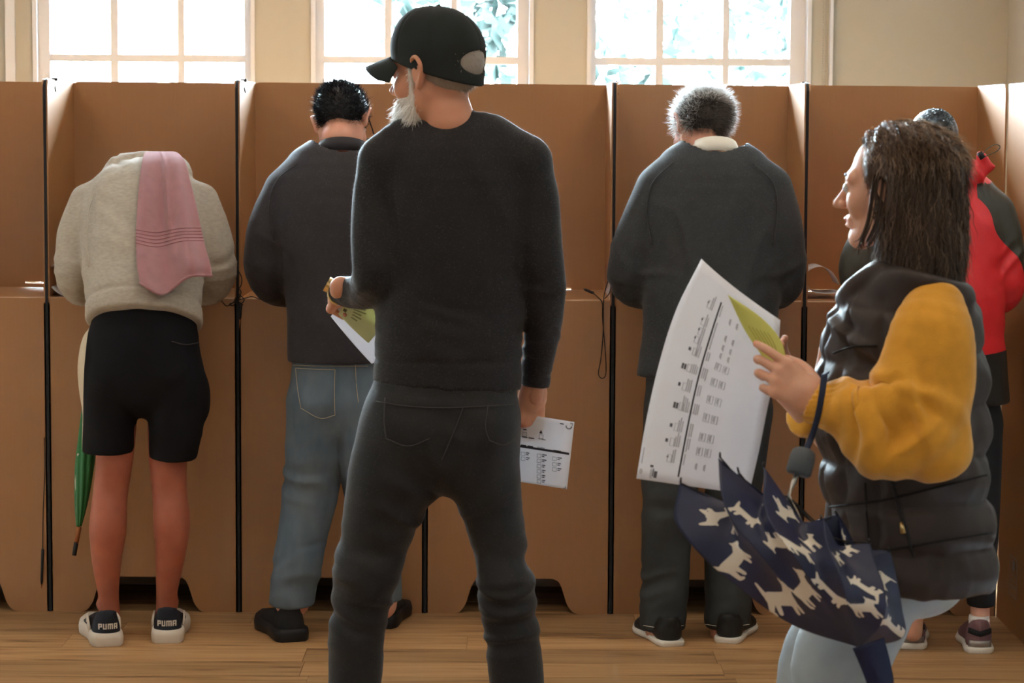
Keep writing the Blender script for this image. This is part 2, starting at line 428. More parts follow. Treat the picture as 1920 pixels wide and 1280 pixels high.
for i, u in enumerate(wu):
    c = WO + EU * ((u[0] + u[7]) / 2) + np.array([0, 0, Z0])
    we = empty('window_%d' % (i + 1), c); tag(we, ['white sash window beyond the left edge', 'white sash window at the left', 'white sash window behind the man in the cap', 'white sash window above the grey-haired man'][i], kind='structure')
    d0, d1 = .045, .095
    f = MB().box((u[0], d0, Z0), (u[1], d1, Z1)).box((u[6], d0, Z0), (u[7], d1, Z1)).box((u[1], d0, Z0), (u[6], d1, zs[0])).box((u[1], d0, zs[-1]), (u[6], d1, Z1))
    f.box((u[0] - .0, -.012, Z0), (u[0] + .018, d0, Z1)).box((u[7] - .018, -.012, Z0), (u[7], d0, Z1))
    wmap(f).build('window_frame', M['frame'], we)
    wmap(MB().box((u[0] - .03, -.05, Z0 - .035), (u[7] + .03, .05, Z0))).build('window_sill', M['frame'], we)
    for a, b_ in ((u[2], u[3]), (u[4], u[5])):
        wmap(MB().box((a, d0 + .008, zs[0]), (b_, d1 - .01, zs[-1]))).build('glazing_bar', M['frame'], we)
    for z in zs[1:-1]:
        wmap(MB().box((u[1], d0 + .01, z - .016), (u[6], d1 - .012, z + .016))).build('glazing_bar', M['frame'], we)
    for a, b_ in ((u[1], u[2]), (u[3], u[4]), (u[5], u[6])):
        for j in range(6):
            wmap(MB().box((a, .068, zs[j] + .016 * (j > 0)), (b_, .072, zs[j + 1] - .016 * (j < 5)))).build('pane', M['glass'], we)
    li = bpy.data.lights.new('window_portal', 'AREA'); li.shape = 'RECTANGLE'; li.size = u[7] - u[0]; li.size_y = Z1 - Z0; li.cycles.is_portal = True
    lo_ = bpy.data.objects.new('window_portal', li); COL.objects.link(lo_); lo_.location = WO + EU * ((u[0] + u[7]) / 2) + EN * .13 + np.array([0, 0, (Z0 + Z1) / 2])
    lo_.rotation_euler = (math.radians(-90), 0, PHI)
for k, (pa, pb) in enumerate(((12, 30), (1553, 1559), (590 - 4, 590 - 2))[:2]):
    ua, ub = wallhit(pa)[0], wallhit(pb)[0]
    tag(wmap(MB().box((ua, -.03, 0), (ub, 0, ZC))).build('trim_%d' % (k + 1), M['frame']), kind='structure')
# bead chain of the blind beside the right window
u0 = wallhit(1543)[0]; ch = MB()
for s_ in (-.006, .006):
    for k in range(150):
        z = 1.35 + k * .011; r = .0036
        V = [(u0 + s_, -.03 - r, z), (u0 + s_ + r, -.03, z), (u0 + s_, -.03 + r, z), (u0 + s_ - r, -.03, z), (u0 + s_, -.03, z + r), (u0 + s_, -.03, z - r)]
        ch.add(V, [(0, 1, 4), (1, 2, 4), (2, 3, 4), (3, 0, 4), (1, 0, 5), (2, 1, 5), (3, 2, 5), (0, 3, 5)])
ch.tube([(u0 - .006, -.03, 1.35 + .011 * 149), (u0, -.03, 1.35 + .011 * 152), (u0 + .006, -.03, 1.35 + .011 * 149)], .002, 6)
cho = wmap(ch).build('blind_chain', mat('grey_plastic_beads', (.25, .25, .24), .4)); tag(cho, 'grey beaded blind chain hanging beside the right window', 'blind chain')

tag(MB().box((XR, YB, 0), (XR + .12, 11.2, ZC)).build('wall_right', M['wall']), kind='structure')
tag(MB().box((XL - .12, YB, 0), (XL, 11.2, ZC)).build('wall_left', M['wall']), kind='structure')
tag(MB().box((XL, YB - .12, 0), (XR, YB, ZC)).build('wall_front', M['wall']), kind='structure')
tag(MB().box((XL, YB, ZC), (XR, 11.2, ZC + .1)).build('ceiling', M['ceil']), kind='structure')
k = 0
for ly in (-1.2, 1.6, 4.4, 7.2):  # unseen ceiling fill lights, added to brighten the sides facing the camera
    for lx in (-2.6, -.6, 1.2):
        p = np.array([lx, ly, ZC])
        row_n = ['rearmost', 'second', 'third', 'nearest the booths'][[-1.2, 1.6, 4.4, 7.2].index(ly)]
        e = empty('fill_light', p, '%s added ceiling fill light of the %s row' % ({-2.6: 'left', -.6: 'middle', 1.2: 'right'}[lx], row_n), 'fill light', 'added ceiling fill lights')
        MB().box((lx - .32, ly - .62, ZC - .05), (lx + .32, ly + .62, ZC)).build('housing', M['fill_body'], e)
        ld = bpy.data.lights.new('lamp', 'AREA'); ld.shape = 'RECTANGLE'; ld.size = .56; ld.size_y = 1.16; ld.energy = FILL_W; ld.color = (1.0, .83, .64)
        lo_ = bpy.data.objects.new('lamp', ld); COL.objects.link(lo_); lo_.parent = e; lo_.location = (0, 0, -.055)

# ------------------------------------------------------------------ outside: paving and trees
tag(MB().box((-30, 11.3, -.5), (30, 60, -.3)).build('paving_outside', mat('pale_paving', (.4, .4, .38), .9)), kind='structure')
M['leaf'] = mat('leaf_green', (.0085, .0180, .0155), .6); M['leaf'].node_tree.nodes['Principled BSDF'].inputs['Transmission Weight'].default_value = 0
M['bark'] = mat('bark', (.12, .09, .06), .9)
def tree(px, py, Y, rx, rz, n, seed, label):
    rs = np.random.RandomState(seed); c = W(px, py, Y); g = -.3
    e = empty('garden_tree', (c[0], c[1], g), label, 'tree', 'trees outside the windows')
    t = MB(); t.tube([(c[0], c[1], g), (c[0] + .05, c[1], c[2] * .5), (c[0], c[1], c[2])], [.07, .05, .03], 8)
    for a in range(5):
        th = a * 1.3; t.tube([(c[0], c[1], c[2] * .6), (c[0] + math.cos(th) * rx * .6, c[1] + math.sin(th) * rx * .5, c[2] + rz * .3)], [.02, .008], 6)
    t.build('trunk', M['bark'], e, True)
    cl = rs.normal(size=(26, 3)); cl /= np.linalg.norm(cl, axis=1)[:, None]; cl *= rs.rand(26, 1) ** .4
    P = cl[rs.randint(0, 26, n)] + rs.normal(size=(n, 3)) * .17; P = c + P * [rx, rx * .7, rz]
    a = rs.normal(size=(n, 3)); a /= np.linalg.norm(a, axis=1)[:, None]; b = np.cross(a, rs.normal(size=(n, 3))); b /= np.linalg.norm(b, axis=1)[:, None]
    s = (.05 + .05 * rs.rand(n))[:, None]
    V = np.stack([P - a * s, P + b * s * .45, P + a * s, P - b * s * .45], 1).reshape(-1, 3)
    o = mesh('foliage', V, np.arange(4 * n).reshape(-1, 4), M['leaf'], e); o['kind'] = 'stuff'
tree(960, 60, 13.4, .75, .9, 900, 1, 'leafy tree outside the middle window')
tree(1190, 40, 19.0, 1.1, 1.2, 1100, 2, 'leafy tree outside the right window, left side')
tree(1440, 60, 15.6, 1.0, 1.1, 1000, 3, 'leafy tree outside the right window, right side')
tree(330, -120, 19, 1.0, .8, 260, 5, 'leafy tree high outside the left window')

# ------------------------------------------------------------------ cardboard voting booths
YF = 8.07; BD = .49; ZD = float(W(960, 561, YF)[2]); ZT = 1.765
def bx(px): return float(W(px, 561, YF)[0])
T = .005
def booth(O, ex, ey, wd, label, slot=None, tie=True, crease=True):
    O = np.array(O, float); ex = np.array(ex, float); ey = np.array(ey, float)
    def mp(mb): mb.V = [tuple(O + ex * v[0] + ey * v[1] + np.array([0, 0, v[2]])) for v in mb.V]; return mb
    e = empty('voting_booth', O + ex * wd / 2 + ey * BD / 2, label, 'voting booth', 'row of cardboard voting booths')
    a, b = .0095, wd - .0006
    s0, s1, q0, q1 = slot if slot else (.2, .2, .1, .1)     # slit cut through the screen
    q0 += ZD; q1 += ZD; y0, y1 = BD - T, BD
    bp = MB().box((a, y0, 0), (b, y1, q0)).box((a, y0, q0), (s0, y1, q1)).box((s1, y0, q0), (b, y1, q1))
    bp.prism([(a, q1), (b, q1), (b, ZT - .003), (a + .02, ZT), (a, ZT - .006)], 1, y0, y1)
    mp(bp).build('back_panel', M['card'], e)
    if crease:
        mp(MB().box((.075, BD - T - .0006, ZD + .01), (.0765, BD - T, ZT - .002))).build('fold_line', M['card_edge'], e)
    r = .035; arc = [(r - r * math.cos(t), ZT - r + r * math.sin(t)) for t in np.linspace(0, math.pi / 2, 7)]
    side = [(0, 0)] + arc + [(BD - T, ZT), (BD - T, 0)]
    for x0 in (a, b - T): mp(MB().prism(side, 0, x0, x0 + T)).build('side_panel', M['card'], e)
    mp(MB().prism([(.0, ZD - .02), (.0, ZD - .004), (.004, ZD), (BD - T, ZD), (BD - T, ZD - .008), (.009, ZD - .008), (.009, ZD - .02)], 0, a + T, b - T)).build('desk_top', M['card'], e)
    c = wd / 2      # flared foot opening
    L = [(c + q[0], q[1]) for q in crom(np.array([(-.206, 0), (-.188, .006), (-.170, .030), (-.160, .060), (-.150, .090), (-.140, .108), (-.122, .118)]), 4)]
    R_ = [(2 * c - x, z) for x, z in L[::-1]]
    poly = [(a, 0)] + L + R_ + [(b, 0), (b, ZD - .02), (a, ZD - .02)]
    mp(MB().prism(poly, 1, .0, T)).build('front_panel', M['card'], e)
    mp(MB().box((a + T, -.0005, .885), (b - T, 0.0, .8862))).build('fold_line', M['card_edge'], e)
    # black strip in place of the shaded gap to the next booth, with a strap end lower down
    st = MB().box((.0003, -.004, .46), (.0092, -.0003, ZD)).box((.0003, -.002, .0), (.0092, -.0003, .46)).box((.0003, -.006, .26), (.0094, -.0003, .335))
    st.prism([(-.004 + p[0], p[1]) for p in ([(0, ZD)] + arc[1:] + [(.06, ZT + .004), (.06, ZT - .002), (.03, ZT - .008), (.013, ZT - .03), (.013, ZD)])], 0, .0003, .0088)
    mp(st).build('gap_shade_strip', M['black'], e)
    if tie:
        t = MB(); t.box((.001, .14, ZT - .004), (.022, .147, ZT + .006)); t.tube([(.013, .14, ZT), (.0135, .135, ZT - .02), (.02, .12, ZT - .04)], .002, 5); mp(t).build('cable_tie', M['black'], e)
    return e
PXB = [-268, 85, 443, 795, 1147, 1506, 1880]
LB = ['empty cardboard voting booth at the left edge of the row', 'cardboard voting booth used by the man in black shorts', 'cardboard voting booth used by the dark-haired man in jeans',
      'empty cardboard voting booth behind the man in the cap', 'cardboard voting booth used by the grey-haired man', 'cardboard voting booth used by the person in the red jacket']
SL = [(.46, .597, .013, .019), None, None, (.40, .496, .0, .006), None, (.02, .16, .0, .006)]
for i in range(6):
    x0, x1 = bx(PXB[i]), bx(PXB[i + 1])
    booth((x0, YF, 0), (1, 0, 0), (0, 1, 0), x1 - x0, LB[i], SL[i])
g0 = G(1919, 1214)
ge = booth((g0[0] + .002, g0[1], 0), (1, 0, 0), (0, 1, 0), .5, 'cardboard voting booth set forward at the right edge', None, False)
# small printed frame on that booth's side
xs = g0[0] + .0075
mk = MB()
for (y0, y1, z0, z1) in ((.16, .27, .245, .2475), (.16, .27, .12, .1225), (.16, .1625, .12, .2475), (.2675, .27, .12, .2475), (.18, .25, .15, .155), (.18, .25, .17, .172), (.18, .25, .19, .192), (.2, .23, .205, .235)):
    mk.box((xs - .001, g0[1] + y0, z0), (xs, g0[1] + y1, z1))
mk.build('printed_mark', M['grey_ink'], ge)
# ------------------------------------------------------------------ people: shared builders
class PX:
    """pixel-sized drafting at one distance: points on sight lines, radii as widths seen there"""
    def __init__(s, Y): s.Y = Y; s.m = Y / F
    def __call__(s, px, py, dy=0.0): return W(px, py, s.Y + dy)
    def tube(s, rows, rb=None, lat=(1, 0, 0), n=3, off=0.0):
        """rows: px, py, depth offset, half width in px (and half depth in px)"""
        P = [s(r[0], r[1], r[2]) for r in rows]
        a = [r[3] * (s.Y + r[2]) / F + off for r in rows]
        b = [(r[4] if len(r) > 4 else r[3]) * (s.Y + r[2]) / F + off for r in rows]
        return Tube(P, a, b, lat, n)
def rotz(v, a): c, s_ = math.cos(a), math.sin(a); return np.array([v[0] * c - v[1] * s_, v[0] * s_ + v[1] * c, v[2]])
class Frame:
    """own axes of a head, hand or shoe: x right, y forward, z up"""
    def __init__(s, c, fwd, up=(0, 0, 1), sc=1.0):
        s.c = np.asarray(c, float); y = U3(fwd); x = U3(np.cross(y, up)); z = np.cross(x, y)
        s.R = np.stack([x, y, z]); s.s = sc
    def __call__(s, x, y, z): return s.c + s.s * (s.R.T @ np.array([x, y, z], float))
    def pts(s, P): return np.array([s(*p) for p in P])
    def inv(s, P): return (np.asarray(P) - s.c) @ s.R.T / s.s
    def ball(s, c, r): return Ball(s(*c), np.asarray(r, float) * s.s, s.R)
    def tube(s, P, r, rb=None, lat=(1, 0, 0), n=3):
        return Tube(s.pts(P), np.asarray(r) * s.s, None if rb is None else np.asarray(rb) * s.s, s.R.T @ np.array(lat, float), n)
    def plane(s, p, n): return Plane(s(*p), s.R.T @ np.array(n, float))
def head_ops(f, fem=False, ear=True, neck=None):
    o = [('u', f.ball((0, -.018, .035), (.074, .094, .083)), 0), ('u', f.ball((0, .026, -.03), (.057, .060, .080)), .03)]
    j = .9 if fem else 1.0
    for x in (-1, 1):
        o += [('u', f.tube([(x * .055 * j, -.012, -.04), (x * .049 * j, .01, -.075), (x * .018, .06, -.103)], [.018, .017, .015]), .025),
              ('u', f.ball((x * .037, .054, -.026), .024), .02)]
    o += [('u', f.ball((0, .068, -.1), (.021, .018, .018)), .02),
          ('u', f.tube([(-.043, .066, .02), (0, .080, .022), (.043, .066, .02)], .011), .016),
          ('u', f.tube([(0, .083, .012), (0, .096, -.010), (0, .110, -.030)], [.008, .0085, .0105]), .010)]
    for x in (-1, 1):
        o += [('u', f.ball((x * .011, .097, -.033), .0085), .006), ('s', f.ball((x * .031, .092, .002), (.017, .011, .011)), .012),
              ('u', f.ball((x * .031, .076, .002), .0125), .002)]
    o += [('u', f.tube([(-.022, .078, -.062), (0, .090, -.059), (.022, .078, -.062)], .0058), .006),
          ('u', f.tube([(-.020, .077, -.072), (0, .088, -.073), (.020, .077, -.072)], .0062), .006)]
    if ear:
        for x in (-1, 1):
            o += [('u', f.ball((x * .076, -.012, .000), (.010, .017, .027)), .008),
                  ('u', f.tube([(x * .074, .006, .012), (x * .084, .000, .028), (x * .092, -.016, .032), (x * .095, -.030, .016), (x * .088, -.026, -.008), (x * .079, -.012, -.030)],
                               [.003, .0045, .005, .005, .0048, .0065]), .004),
                  ('s', f.ball((x * .091, -.010, .004), (.009, .009, .014)), .005)]
    if neck: o.append(('u', neck, .025))
    return o
def hand_ops(fr, side=1, curl=((20, 30, 20),) * 4, thumb=((.8, .5, -.3), (.9, .2, -.4)), sc=1.0, spread=.0):
    """fr: frame with y toward the fingers, z out of the back of the hand; thumb on +x*side"""
    o = []; kn = [(.030, .088), (.010, .094), (-.011, .090), (-.031, .080)]; ln = [(.042, .025, .022), (.046, .029, .023), (.043, .027, .023), (.033, .020, .020)]
    rr = [.0088, .009, .0086, .0076]
    for i, (x, y) in enumerate(kn):
        o.append(('u', fr.tube([(side * x * .55, .0, -.004), (side * x, y, 0)], [.0145, .0115], n=1), .014 if i else 0))
    for i, (x, y) in enumerate(kn):
        p = np.array([side * x, y, 0.0]); a = 0; P = [p]; d0 = np.array([side * spread * (1.5 - i), 1, 0])
        for L, c in zip(ln[i], curl[i]):
            a += math.radians(c); p = p + L * np.array([d0[0] * math.cos(a), math.cos(a), -math.sin(a)]); P.append(p)
        r = rr[i]; o.append(('u', fr.tube(P, [r * 1.08, r * 1.02, r * .95, r * .78], n=2), .006))
    p = np.array([side * .022, .018, -.008]); d1 = U3(np.array(thumb[0]) * [side, 1, 1]); d2 = U3(np.array(thumb[1]) * [side, 1, 1])
    P = [p, p + .044 * d1, p + .044 * d1 + .032 * U3(d1 + d2), p + .044 * d1 + .032 * U3(d1 + d2) + .026 * d2]
    o.append(('u', fr.tube(P, [.016, .0125, .0105, .0085], n=2), .012))
    return o
def join(parts):
    V = []; Q = []; n = 0
    for v, q in parts: V.append(v); Q.append(q + n); n += len(v)
    return np.vstack(V), np.vstack(Q)
def strands(V, N, n, length, flow, width=.0012, seed=0, jit=.35, lift=.4, seg=3, droop=0.0, mask=None, sink=.002, wave=0.0):
    """short tapered hair strips growing from a surface"""
    rs = np.random.RandomState(seed); ids = np.arange(len(V)) if mask is None else np.where(mask)[0]
    if len(ids) == 0: return np.zeros((0, 3)), np.zeros((0, 4), int)
    ids = ids[rs.randint(0, len(ids), n)]; P = V[ids] + rs.normal(size=(n, 3)) * .002; Nn = N[ids]
    fl = flow(P, Nn) if callable(flow) else np.tile(np.asarray(flow, float), (n, 1))
    d = fl + Nn * lift + rs.normal(size=(n, 3)) * jit; d /= np.linalg.norm(d, axis=1, keepdims=True)
    L = (length if not callable(length) else length(P)) * (.6 + .6 * rs.rand(n)); L = np.broadcast_to(L, (n,))
    sd = np.cross(d, Nn + rs.normal(size=(n, 3)) * .5); sd /= np.linalg.norm(sd, axis=1, keepdims=True) + 1e-9
    P = P - Nn * sink; rows = []; p = P.copy(); ph = rs.rand(n) * 1.5 + vnoise(P * 25, seed) * 3
    for k in range(seg + 1):
        wd = width * (1 - .85 * k / seg); rows.append(p - sd * wd); rows.append(p + sd * wd)
        d = d + np.array([0, 0, -droop]) + .12 * rs.normal(size=(n, 3)) * jit; d /= np.linalg.norm(d, axis=1, keepdims=True)
        p = p + d * (L / seg)[:, None] + (sd * (wave * np.sin(ph + k * 1.5))[:, None] if wave else 0)
    A = np.stack(rows, 1).reshape(-1, 3); m = 2 * (seg + 1); base = (np.arange(n) * m)[:, None]
    Q = np.concatenate([base + np.array([2 * k, 2 * k + 1, 2 * k + 3, 2 * k + 2]) for k in range(seg)], 0)
    return A, Q
def fuzz(o, n, m, length=.003, width=.0001, seed=1):
    """fine fibres added on clothes to catch window light as a rim"""
    V = np.empty(len(o.data.vertices) * 3); o.data.vertices.foreach_get('co', V); V = V.reshape(-1, 3) + wloc(o)
    Q = np.empty(len(o.data.loops), np.int32); o.data.loops.foreach_get('vertex_index', Q); Q = Q.reshape(-1, 4)
    f = mesh('rim_fuzz', *strands(V, vnorm(V, Q), n, length, (0, 0, 0.0), width, seed, .6, 1.0, 1, sink=.0005), m, o, True); f['kind'] = 'stuff'
def skin(name, col, col2): 
    m = mat(name, col, .5, .35, bump=.08, bscale=500, sss=.25, col2=col2, vscale=14); return m
def person(p0, label): return empty('person', (p0[0], p0[1], 0), label, 'person')
def grow(V, Q, t): return V + vnorm(V, Q) * t
def shoe(name, fr, m_up, m_sole, parent, L=.28, wd=.05, hh=.07, sole_h=.026, ankle=.0, chunky=1.0):
    """fr: origin at the heel on the floor, y to the toe"""
    up = [('u', fr.tube([(0, .045, .045), (0, .13, .04), (0, L - .075, .028), (0, L - .045, .024)], [wd * .72, wd * .80, wd * .98, wd * .86], [hh * .55, hh * .55, .034, .026]), 0),
          ('u', fr.tube([(0, .045, .03), (0, .043, .06), (0, .035, hh + .012)], [wd * .72, wd * .66, wd * .58], [.044, .042, .04]), .02),
          ('i', fr.plane((0, 0, .016), (0, 0, -1)), .004), ('s', fr.ball((0, .045, hh + .045), (.034, .04, .045)), .01)]
    u = cloth(name, up, .004, m_up, parent, smooth=2)
    W_ = wd * 1.0
    out = [(.0, -.004, .62), (.0, .02, .84), (0, .07, .86), (0, .13, .84), (0, L - .08, 1.06), (0, L - .035, .88), (0, L, .42)]
    ys = np.array([r[1] for r in out]); ws = np.array([r[2] for r in out]) * W_ * chunky
    c = crom(np.stack([ys, ws], 1), 4); poly = [(w_, y_) for y_, w_ in c] + [(-w_, y_) for y_, w_ in c[::-1]]
    V = []; nP = len(poly)
    lev = [(0, .93), (.003, 1.0), (sole_h * .6, 1.03), (sole_h, .97)]
    for z, k in lev: V += [fr(x * k, y * 1 if k > 0 else y, z + (.012 * max(0, (y - L * .7) / (L * .3)) ** 2)) for x, y in poly]
    Fc = [tuple(range(nP - 1, -1, -1)), tuple(range((len(lev) - 1) * nP, len(lev) * nP))] + [(i * nP + k, i * nP + (k + 1) % nP, (i + 1) * nP + (k + 1) % nP, (i + 1) * nP + k) for i in range(len(lev) - 1) for k in range(nP)]
    mesh('sole', V, Fc, m_sole, u, True)
    return u
def sphere(c, r, n=8, m=12):
    V = [np.asarray(c) + r * np.array([0, 0, 1])]; Fc = []
    for i in range(1, n):
        for k in range(m):
            a, b = math.pi * i / n, 2 * math.pi * k / m; V.append(np.asarray(c) + r * np.array([math.sin(a) * math.cos(b), math.sin(a) * math.sin(b), math.cos(a)]))
    V.append(np.asarray(c) - r * np.array([0, 0, 1])); q = lambda i, k: 1 + (i - 1) * m + k % m
    for k in range(m):
        Fc.append((0, q(1, k), q(1, k + 1))); Fc.append((len(V) - 1, q(n - 1, k + 1), q(n - 1, k)))
        for i in range(1, n - 1): Fc.append((q(i, k), q(i + 1, k), q(i + 1, k + 1), q(i, k + 1)))
    return V, Fc
def ribbon(pts, wdir, hw, th):
    """flat band of real thickness along a curve"""
    pts = [np.asarray(q, float) for q in pts]; mb = MB(); V = []; n = len(pts); W2 = hw if hasattr(hw, '__len__') else [hw] * n
    for i, q in enumerate(pts):
        t = U3(pts[min(i + 1, n - 1)] - pts[max(i - 1, 0)]); a = U3(np.asarray(wdir[i]) - np.dot(wdir[i], t) * t); b = np.cross(t, a)
        V += [q - a * W2[i] - b * th / 2, q + a * W2[i] - b * th / 2, q + a * W2[i] + b * th / 2, q - a * W2[i] + b * th / 2]
    Fc = [(i * 4 + k, i * 4 + (k + 1) % 4, (i + 1) * 4 + (k + 1) % 4, (i + 1) * 4 + k) for i in range(n - 1) for k in range(4)] + [(3, 2, 1, 0), tuple((n - 1) * 4 + k for k in range(4))]
    return mb.add(V, Fc)
def face_bits(head, e, hair, th=1.0, ey=.0752):
    if 'eye' not in M: M['eye'] = mat('eye_white', (.45, .43, .42), .3); M['iris'] = mat('dark_iris', (.05, .03, .02), .2)
    for x in (-1, 1):
        MB().tube([head(x * .014, .088, .024), head(x * .03, .084, .029), head(x * .046, .073, .024)], [.004 * th, .005 * th, .003 * th], 6).build('eyebrow', hair, e, True)
        b = MB().add(*sphere(head(x * .031, ey, .002), .0120, 10, 14)).build('eye', M['eye'], e, True)
        MB().add(*sphere(head(x * .031, ey + .0088, .002), .0042, 8, 12)).build('iris', M['iris'], b, True)
def bare_hand(p, wrist, to, up, side, h=.0035, curl=((25, 35, 20),) * 4):
    fr = Frame(wrist, to - wrist, up)
    return nets(hand_ops(fr, side, curl) + [('u', Tube([fr(0, -.07, 0), fr(0, 0, -.003), fr(0, .03, -.003)], [.026, .025, .026]), .015)], h, 1), fr
def on_cloth(o, p):
    """finder of the cloth point met on a sight line, for seams and pockets"""
    V = np.array([v.co for v in o.data.vertices]) + wloc(o)
    def surf(px, py):
        d = U3(ray(px, py)); q = V - CAM; t = q @ d; r = np.linalg.norm(q - t[:, None] * d, axis=1); k = np.where(r < .012)[0]
        return CAM + d * (t[k].min() - .0012) if len(k) else p(px, py, -.1)
    return surf
def stitch(o, f, pts, m, r=.0013, name='seam'):
    c = crom(np.array(pts, float), 5); return MB().tube([f(*q) for q in c], r, 5).build(name, m, o, True)
def neck_cut(c, n, axis_p, R):
    """opening of a neckline: what lies above the plane and near the neck"""
    n = U3(n); c = np.asarray(c, float); a = np.asarray(axis_p, float)
    return Fn(lambda P: np.maximum(-((P - c) @ n), np.linalg.norm((P - a)[:, :2], axis=1) - R).astype(np.float32))
# ------------------------------------------------------------------ man in the cap (nearest man)
M['knit_black'] = mat('black_fine_knit', (.012, .0105, .0118), .65, .25, bump=.25, bscale=900, sheen=.1, var=.1, vscale=30)
M['jean_black'] = mat('washed_black_denim', (.0095, .009, .010), .65, .25, bump=.3, bscale=700, sheen=.1, col2=(.020, .019, .020), vscale=9)
M['skin_a'] = skin('skin_ruddy', (.52, .235, .145), (.58, .28, .18))
M['cap'] = mat('black_cotton_twill', (.014, .017, .016), .85, .25, bump=.2, bscale=800)
M['white_hair'] = hair_mat('white_beard_hair', (.85, .82, .78))
M['grey_hair'] = hair_mat('cropped_grey_hair', (.40, .34, .29), .3)
M['gold'] = mat('gold_steel', (.75, .55, .25), .3, .5, metal=1)
M['dark_leather'] = mat('black_shoe_leather', (.012, .012, .012), .5)
def build_main():
    p = PX(5.54); P0 = p(825, 900); e = person(P0, 'man in black cap and black sweater standing with legs apart, seen from behind')
    head = Frame(p(816, 140), rotz(np.array([0, 1, 0]), math.radians(56)) + np.array([0, 0, -.04]), (0.05, 0, 1), 1.05)
    torso = [(837, 238, .0, 58, 50), (843, 262, 0, 92, 66), (850, 300, 0, 132, 84), (854, 370, 0, 140, 96), (851, 460, 0, 137, 98), (845, 560, 0, 139, 94), (841, 640, 0, 138, 94), (838, 735, 0, 140, 98)]
    la = [(722, 306, 0, 48), (709, 375, 0, 49), (707, 450, -.02, 49), (706, 515, -.03, 46), (692, 541, .06, 36), (662, 547, .13, 30), (632, 545, .19, 25)]
    ra = [(985, 306, 0, 48), (1001, 380, 0, 48), (1011, 460, -.01, 43), (1022, 540, .0, 39), (1019, 610, .03, 35), (1008, 675, .07, 29), (1002, 745, .10, 27)]
    trap = [[(805, 232, 0, 30), (760, 258, 0, 38), (720, 300, 0, 46)], [(865, 228, 0, 30), (925, 258, 0, 38), (985, 300, 0, 46)]]
    sw = [('u', p.tube(torso), 0)] + [('u', p.tube(t), .03) for t in trap] + [('u', p.tube(la), .02), ('u', p.tube(ra), .02)]
    h0, h1 = p(696, 714), p(976, 731); nn = np.cross(U3(h1 - h0), [0, 1, 0]); nn = -nn if nn[2] > 0 else nn
    wr = p(1002, 738, .10); wd = U3(p(1002, 745, .10) - p(1008, 675, .07))
    wl = p(638, 545, .18); wld = U3(p(632, 545, .19) - p(662, 547, .13))
    armR = Fn(lambda P: np.maximum((P - wr.astype(np.float32)) @ wd.astype(np.float32), .10 - np.linalg.norm(P - wr.astype(np.float32), axis=1) * -1 - .2))
    cutR = Fn(lambda P: -np.maximum(-((P - wr) @ wd).astype(np.float32), (np.linalg.norm(P - wr, axis=1) - .07).astype(np.float32)))
    cutL = Fn(lambda P: -np.maximum(-((P - wl) @ wld).astype(np.float32), (np.linalg.norm(P - wl, axis=1) - .06).astype(np.float32)))
    sw += [('i', Fn(lambda P: Plane(h0, nn)(P)), 0), ('i', cutR, 0), ('i', cutL, 0), ('i', Plane(p(838, 219, 0), (-.06, .25, 1)), .004)]
    zb = float(p(840, 672)[2])
    def disp(V):
        d = folds(V, p(690, 545, .05), (.10, .16, .06), (1, .8, .1), 55, .004, 3)
        d += folds(V, p(835, 640, -.1), (.17, .15, .07), (.25, 0, 1), 26, .004, 5)
        d += folds(V, p(985, 560, 0), (.05, .2, .1), (.3, 0, 1), 30, .003, 8)
        d += folds(V, p(1012, 600, 0), (.07, .2, .16), (.2, 0, 1), 28, .003, 9)
        d += folds(V, p(760, 420, -.05), (.06, .15, .14), (1, 0, -.3), 22, .003, 10)
        d += folds(V, p(850, 400, -.1), (.2, .2, .2), (1, 0, .5), 11, .0025, 12)
        tor = np.abs(V[:, 0] - p(838, 700)[0]) < .19
        d -= np.where(tor, .0035 * np.exp(-((V[:, 2] - zb) / .004) ** 2), 0)
        d -= .003 * np.exp(-((np.linalg.norm(V - (wr - wd * .055), axis=1) - .03) / .02) ** 2) * np.exp(-(((V - (wr - wd * .055)) @ wd) / .004) ** 2)
        # armhole seams
        for cx, sx in ((748, 1), (982, -1)):
            s0 = p(cx, 300)[0] + sx * .0 + (V[:, 2] - p(0, 400)[2]) * (-.12 * sx)
            d -= .0018 * np.exp(-((V[:, 0] - s0) / .004) ** 2) * (V[:, 2] > p(0, 470)[2]) * (V[:, 1] < 5.54)
        return d
    M['fuzz_rim'] = hair_mat('grey_rim_fibres', (.30, .30, .32), .6); fuzz(cloth('sweater', sw, .006, M['knit_black'], e, disp), 70000, M['fuzz_rim'])  # fibres paler than the cloth: rim light put into their colour
    col = MB(); ring = []
    cN = p(838, 221, .0)
    for k in range(25):
        th = 2 * math.pi * k / 24; ring.append(cN + np.array([math.cos(th) * .064, math.sin(th) * .060, .064 * .06 * math.cos(th) - .060 * .25 * math.sin(th)]))
    col.tube(ring, .0085, 8); col.build('collar', M['knit_black'], e, True)
    # jeans
    hip = [(836, 660, 0, 124, 86), (833, 760, 0, 141, 100), (824, 815, 0, 148, 104)]
    ll = [(770, 790, 0, 92, 92), (745, 870, 0, 89, 92), (727, 925, .0, 79, 84), (706, 1000, .01, 66, 72), (683, 1080, .0, 57, 64), (673, 1150, .01, 53, 60), (664, 1280, .02, 51, 56), (660, 1420, .02, 47, 52), (656, 1556, .02, 50, 54)]
    rl = [(890, 790, 0, 84, 92), (902, 870, 0, 72, 90), (916, 925, 0, 63, 80), (933, 1000, .01, 51, 66), (947, 1080, 0, 46, 58), (958, 1170, .01, 49, 56), (969, 1280, .02, 50, 55), (978, 1420, .02, 46, 50), (985, 1556, .02, 48, 52)]
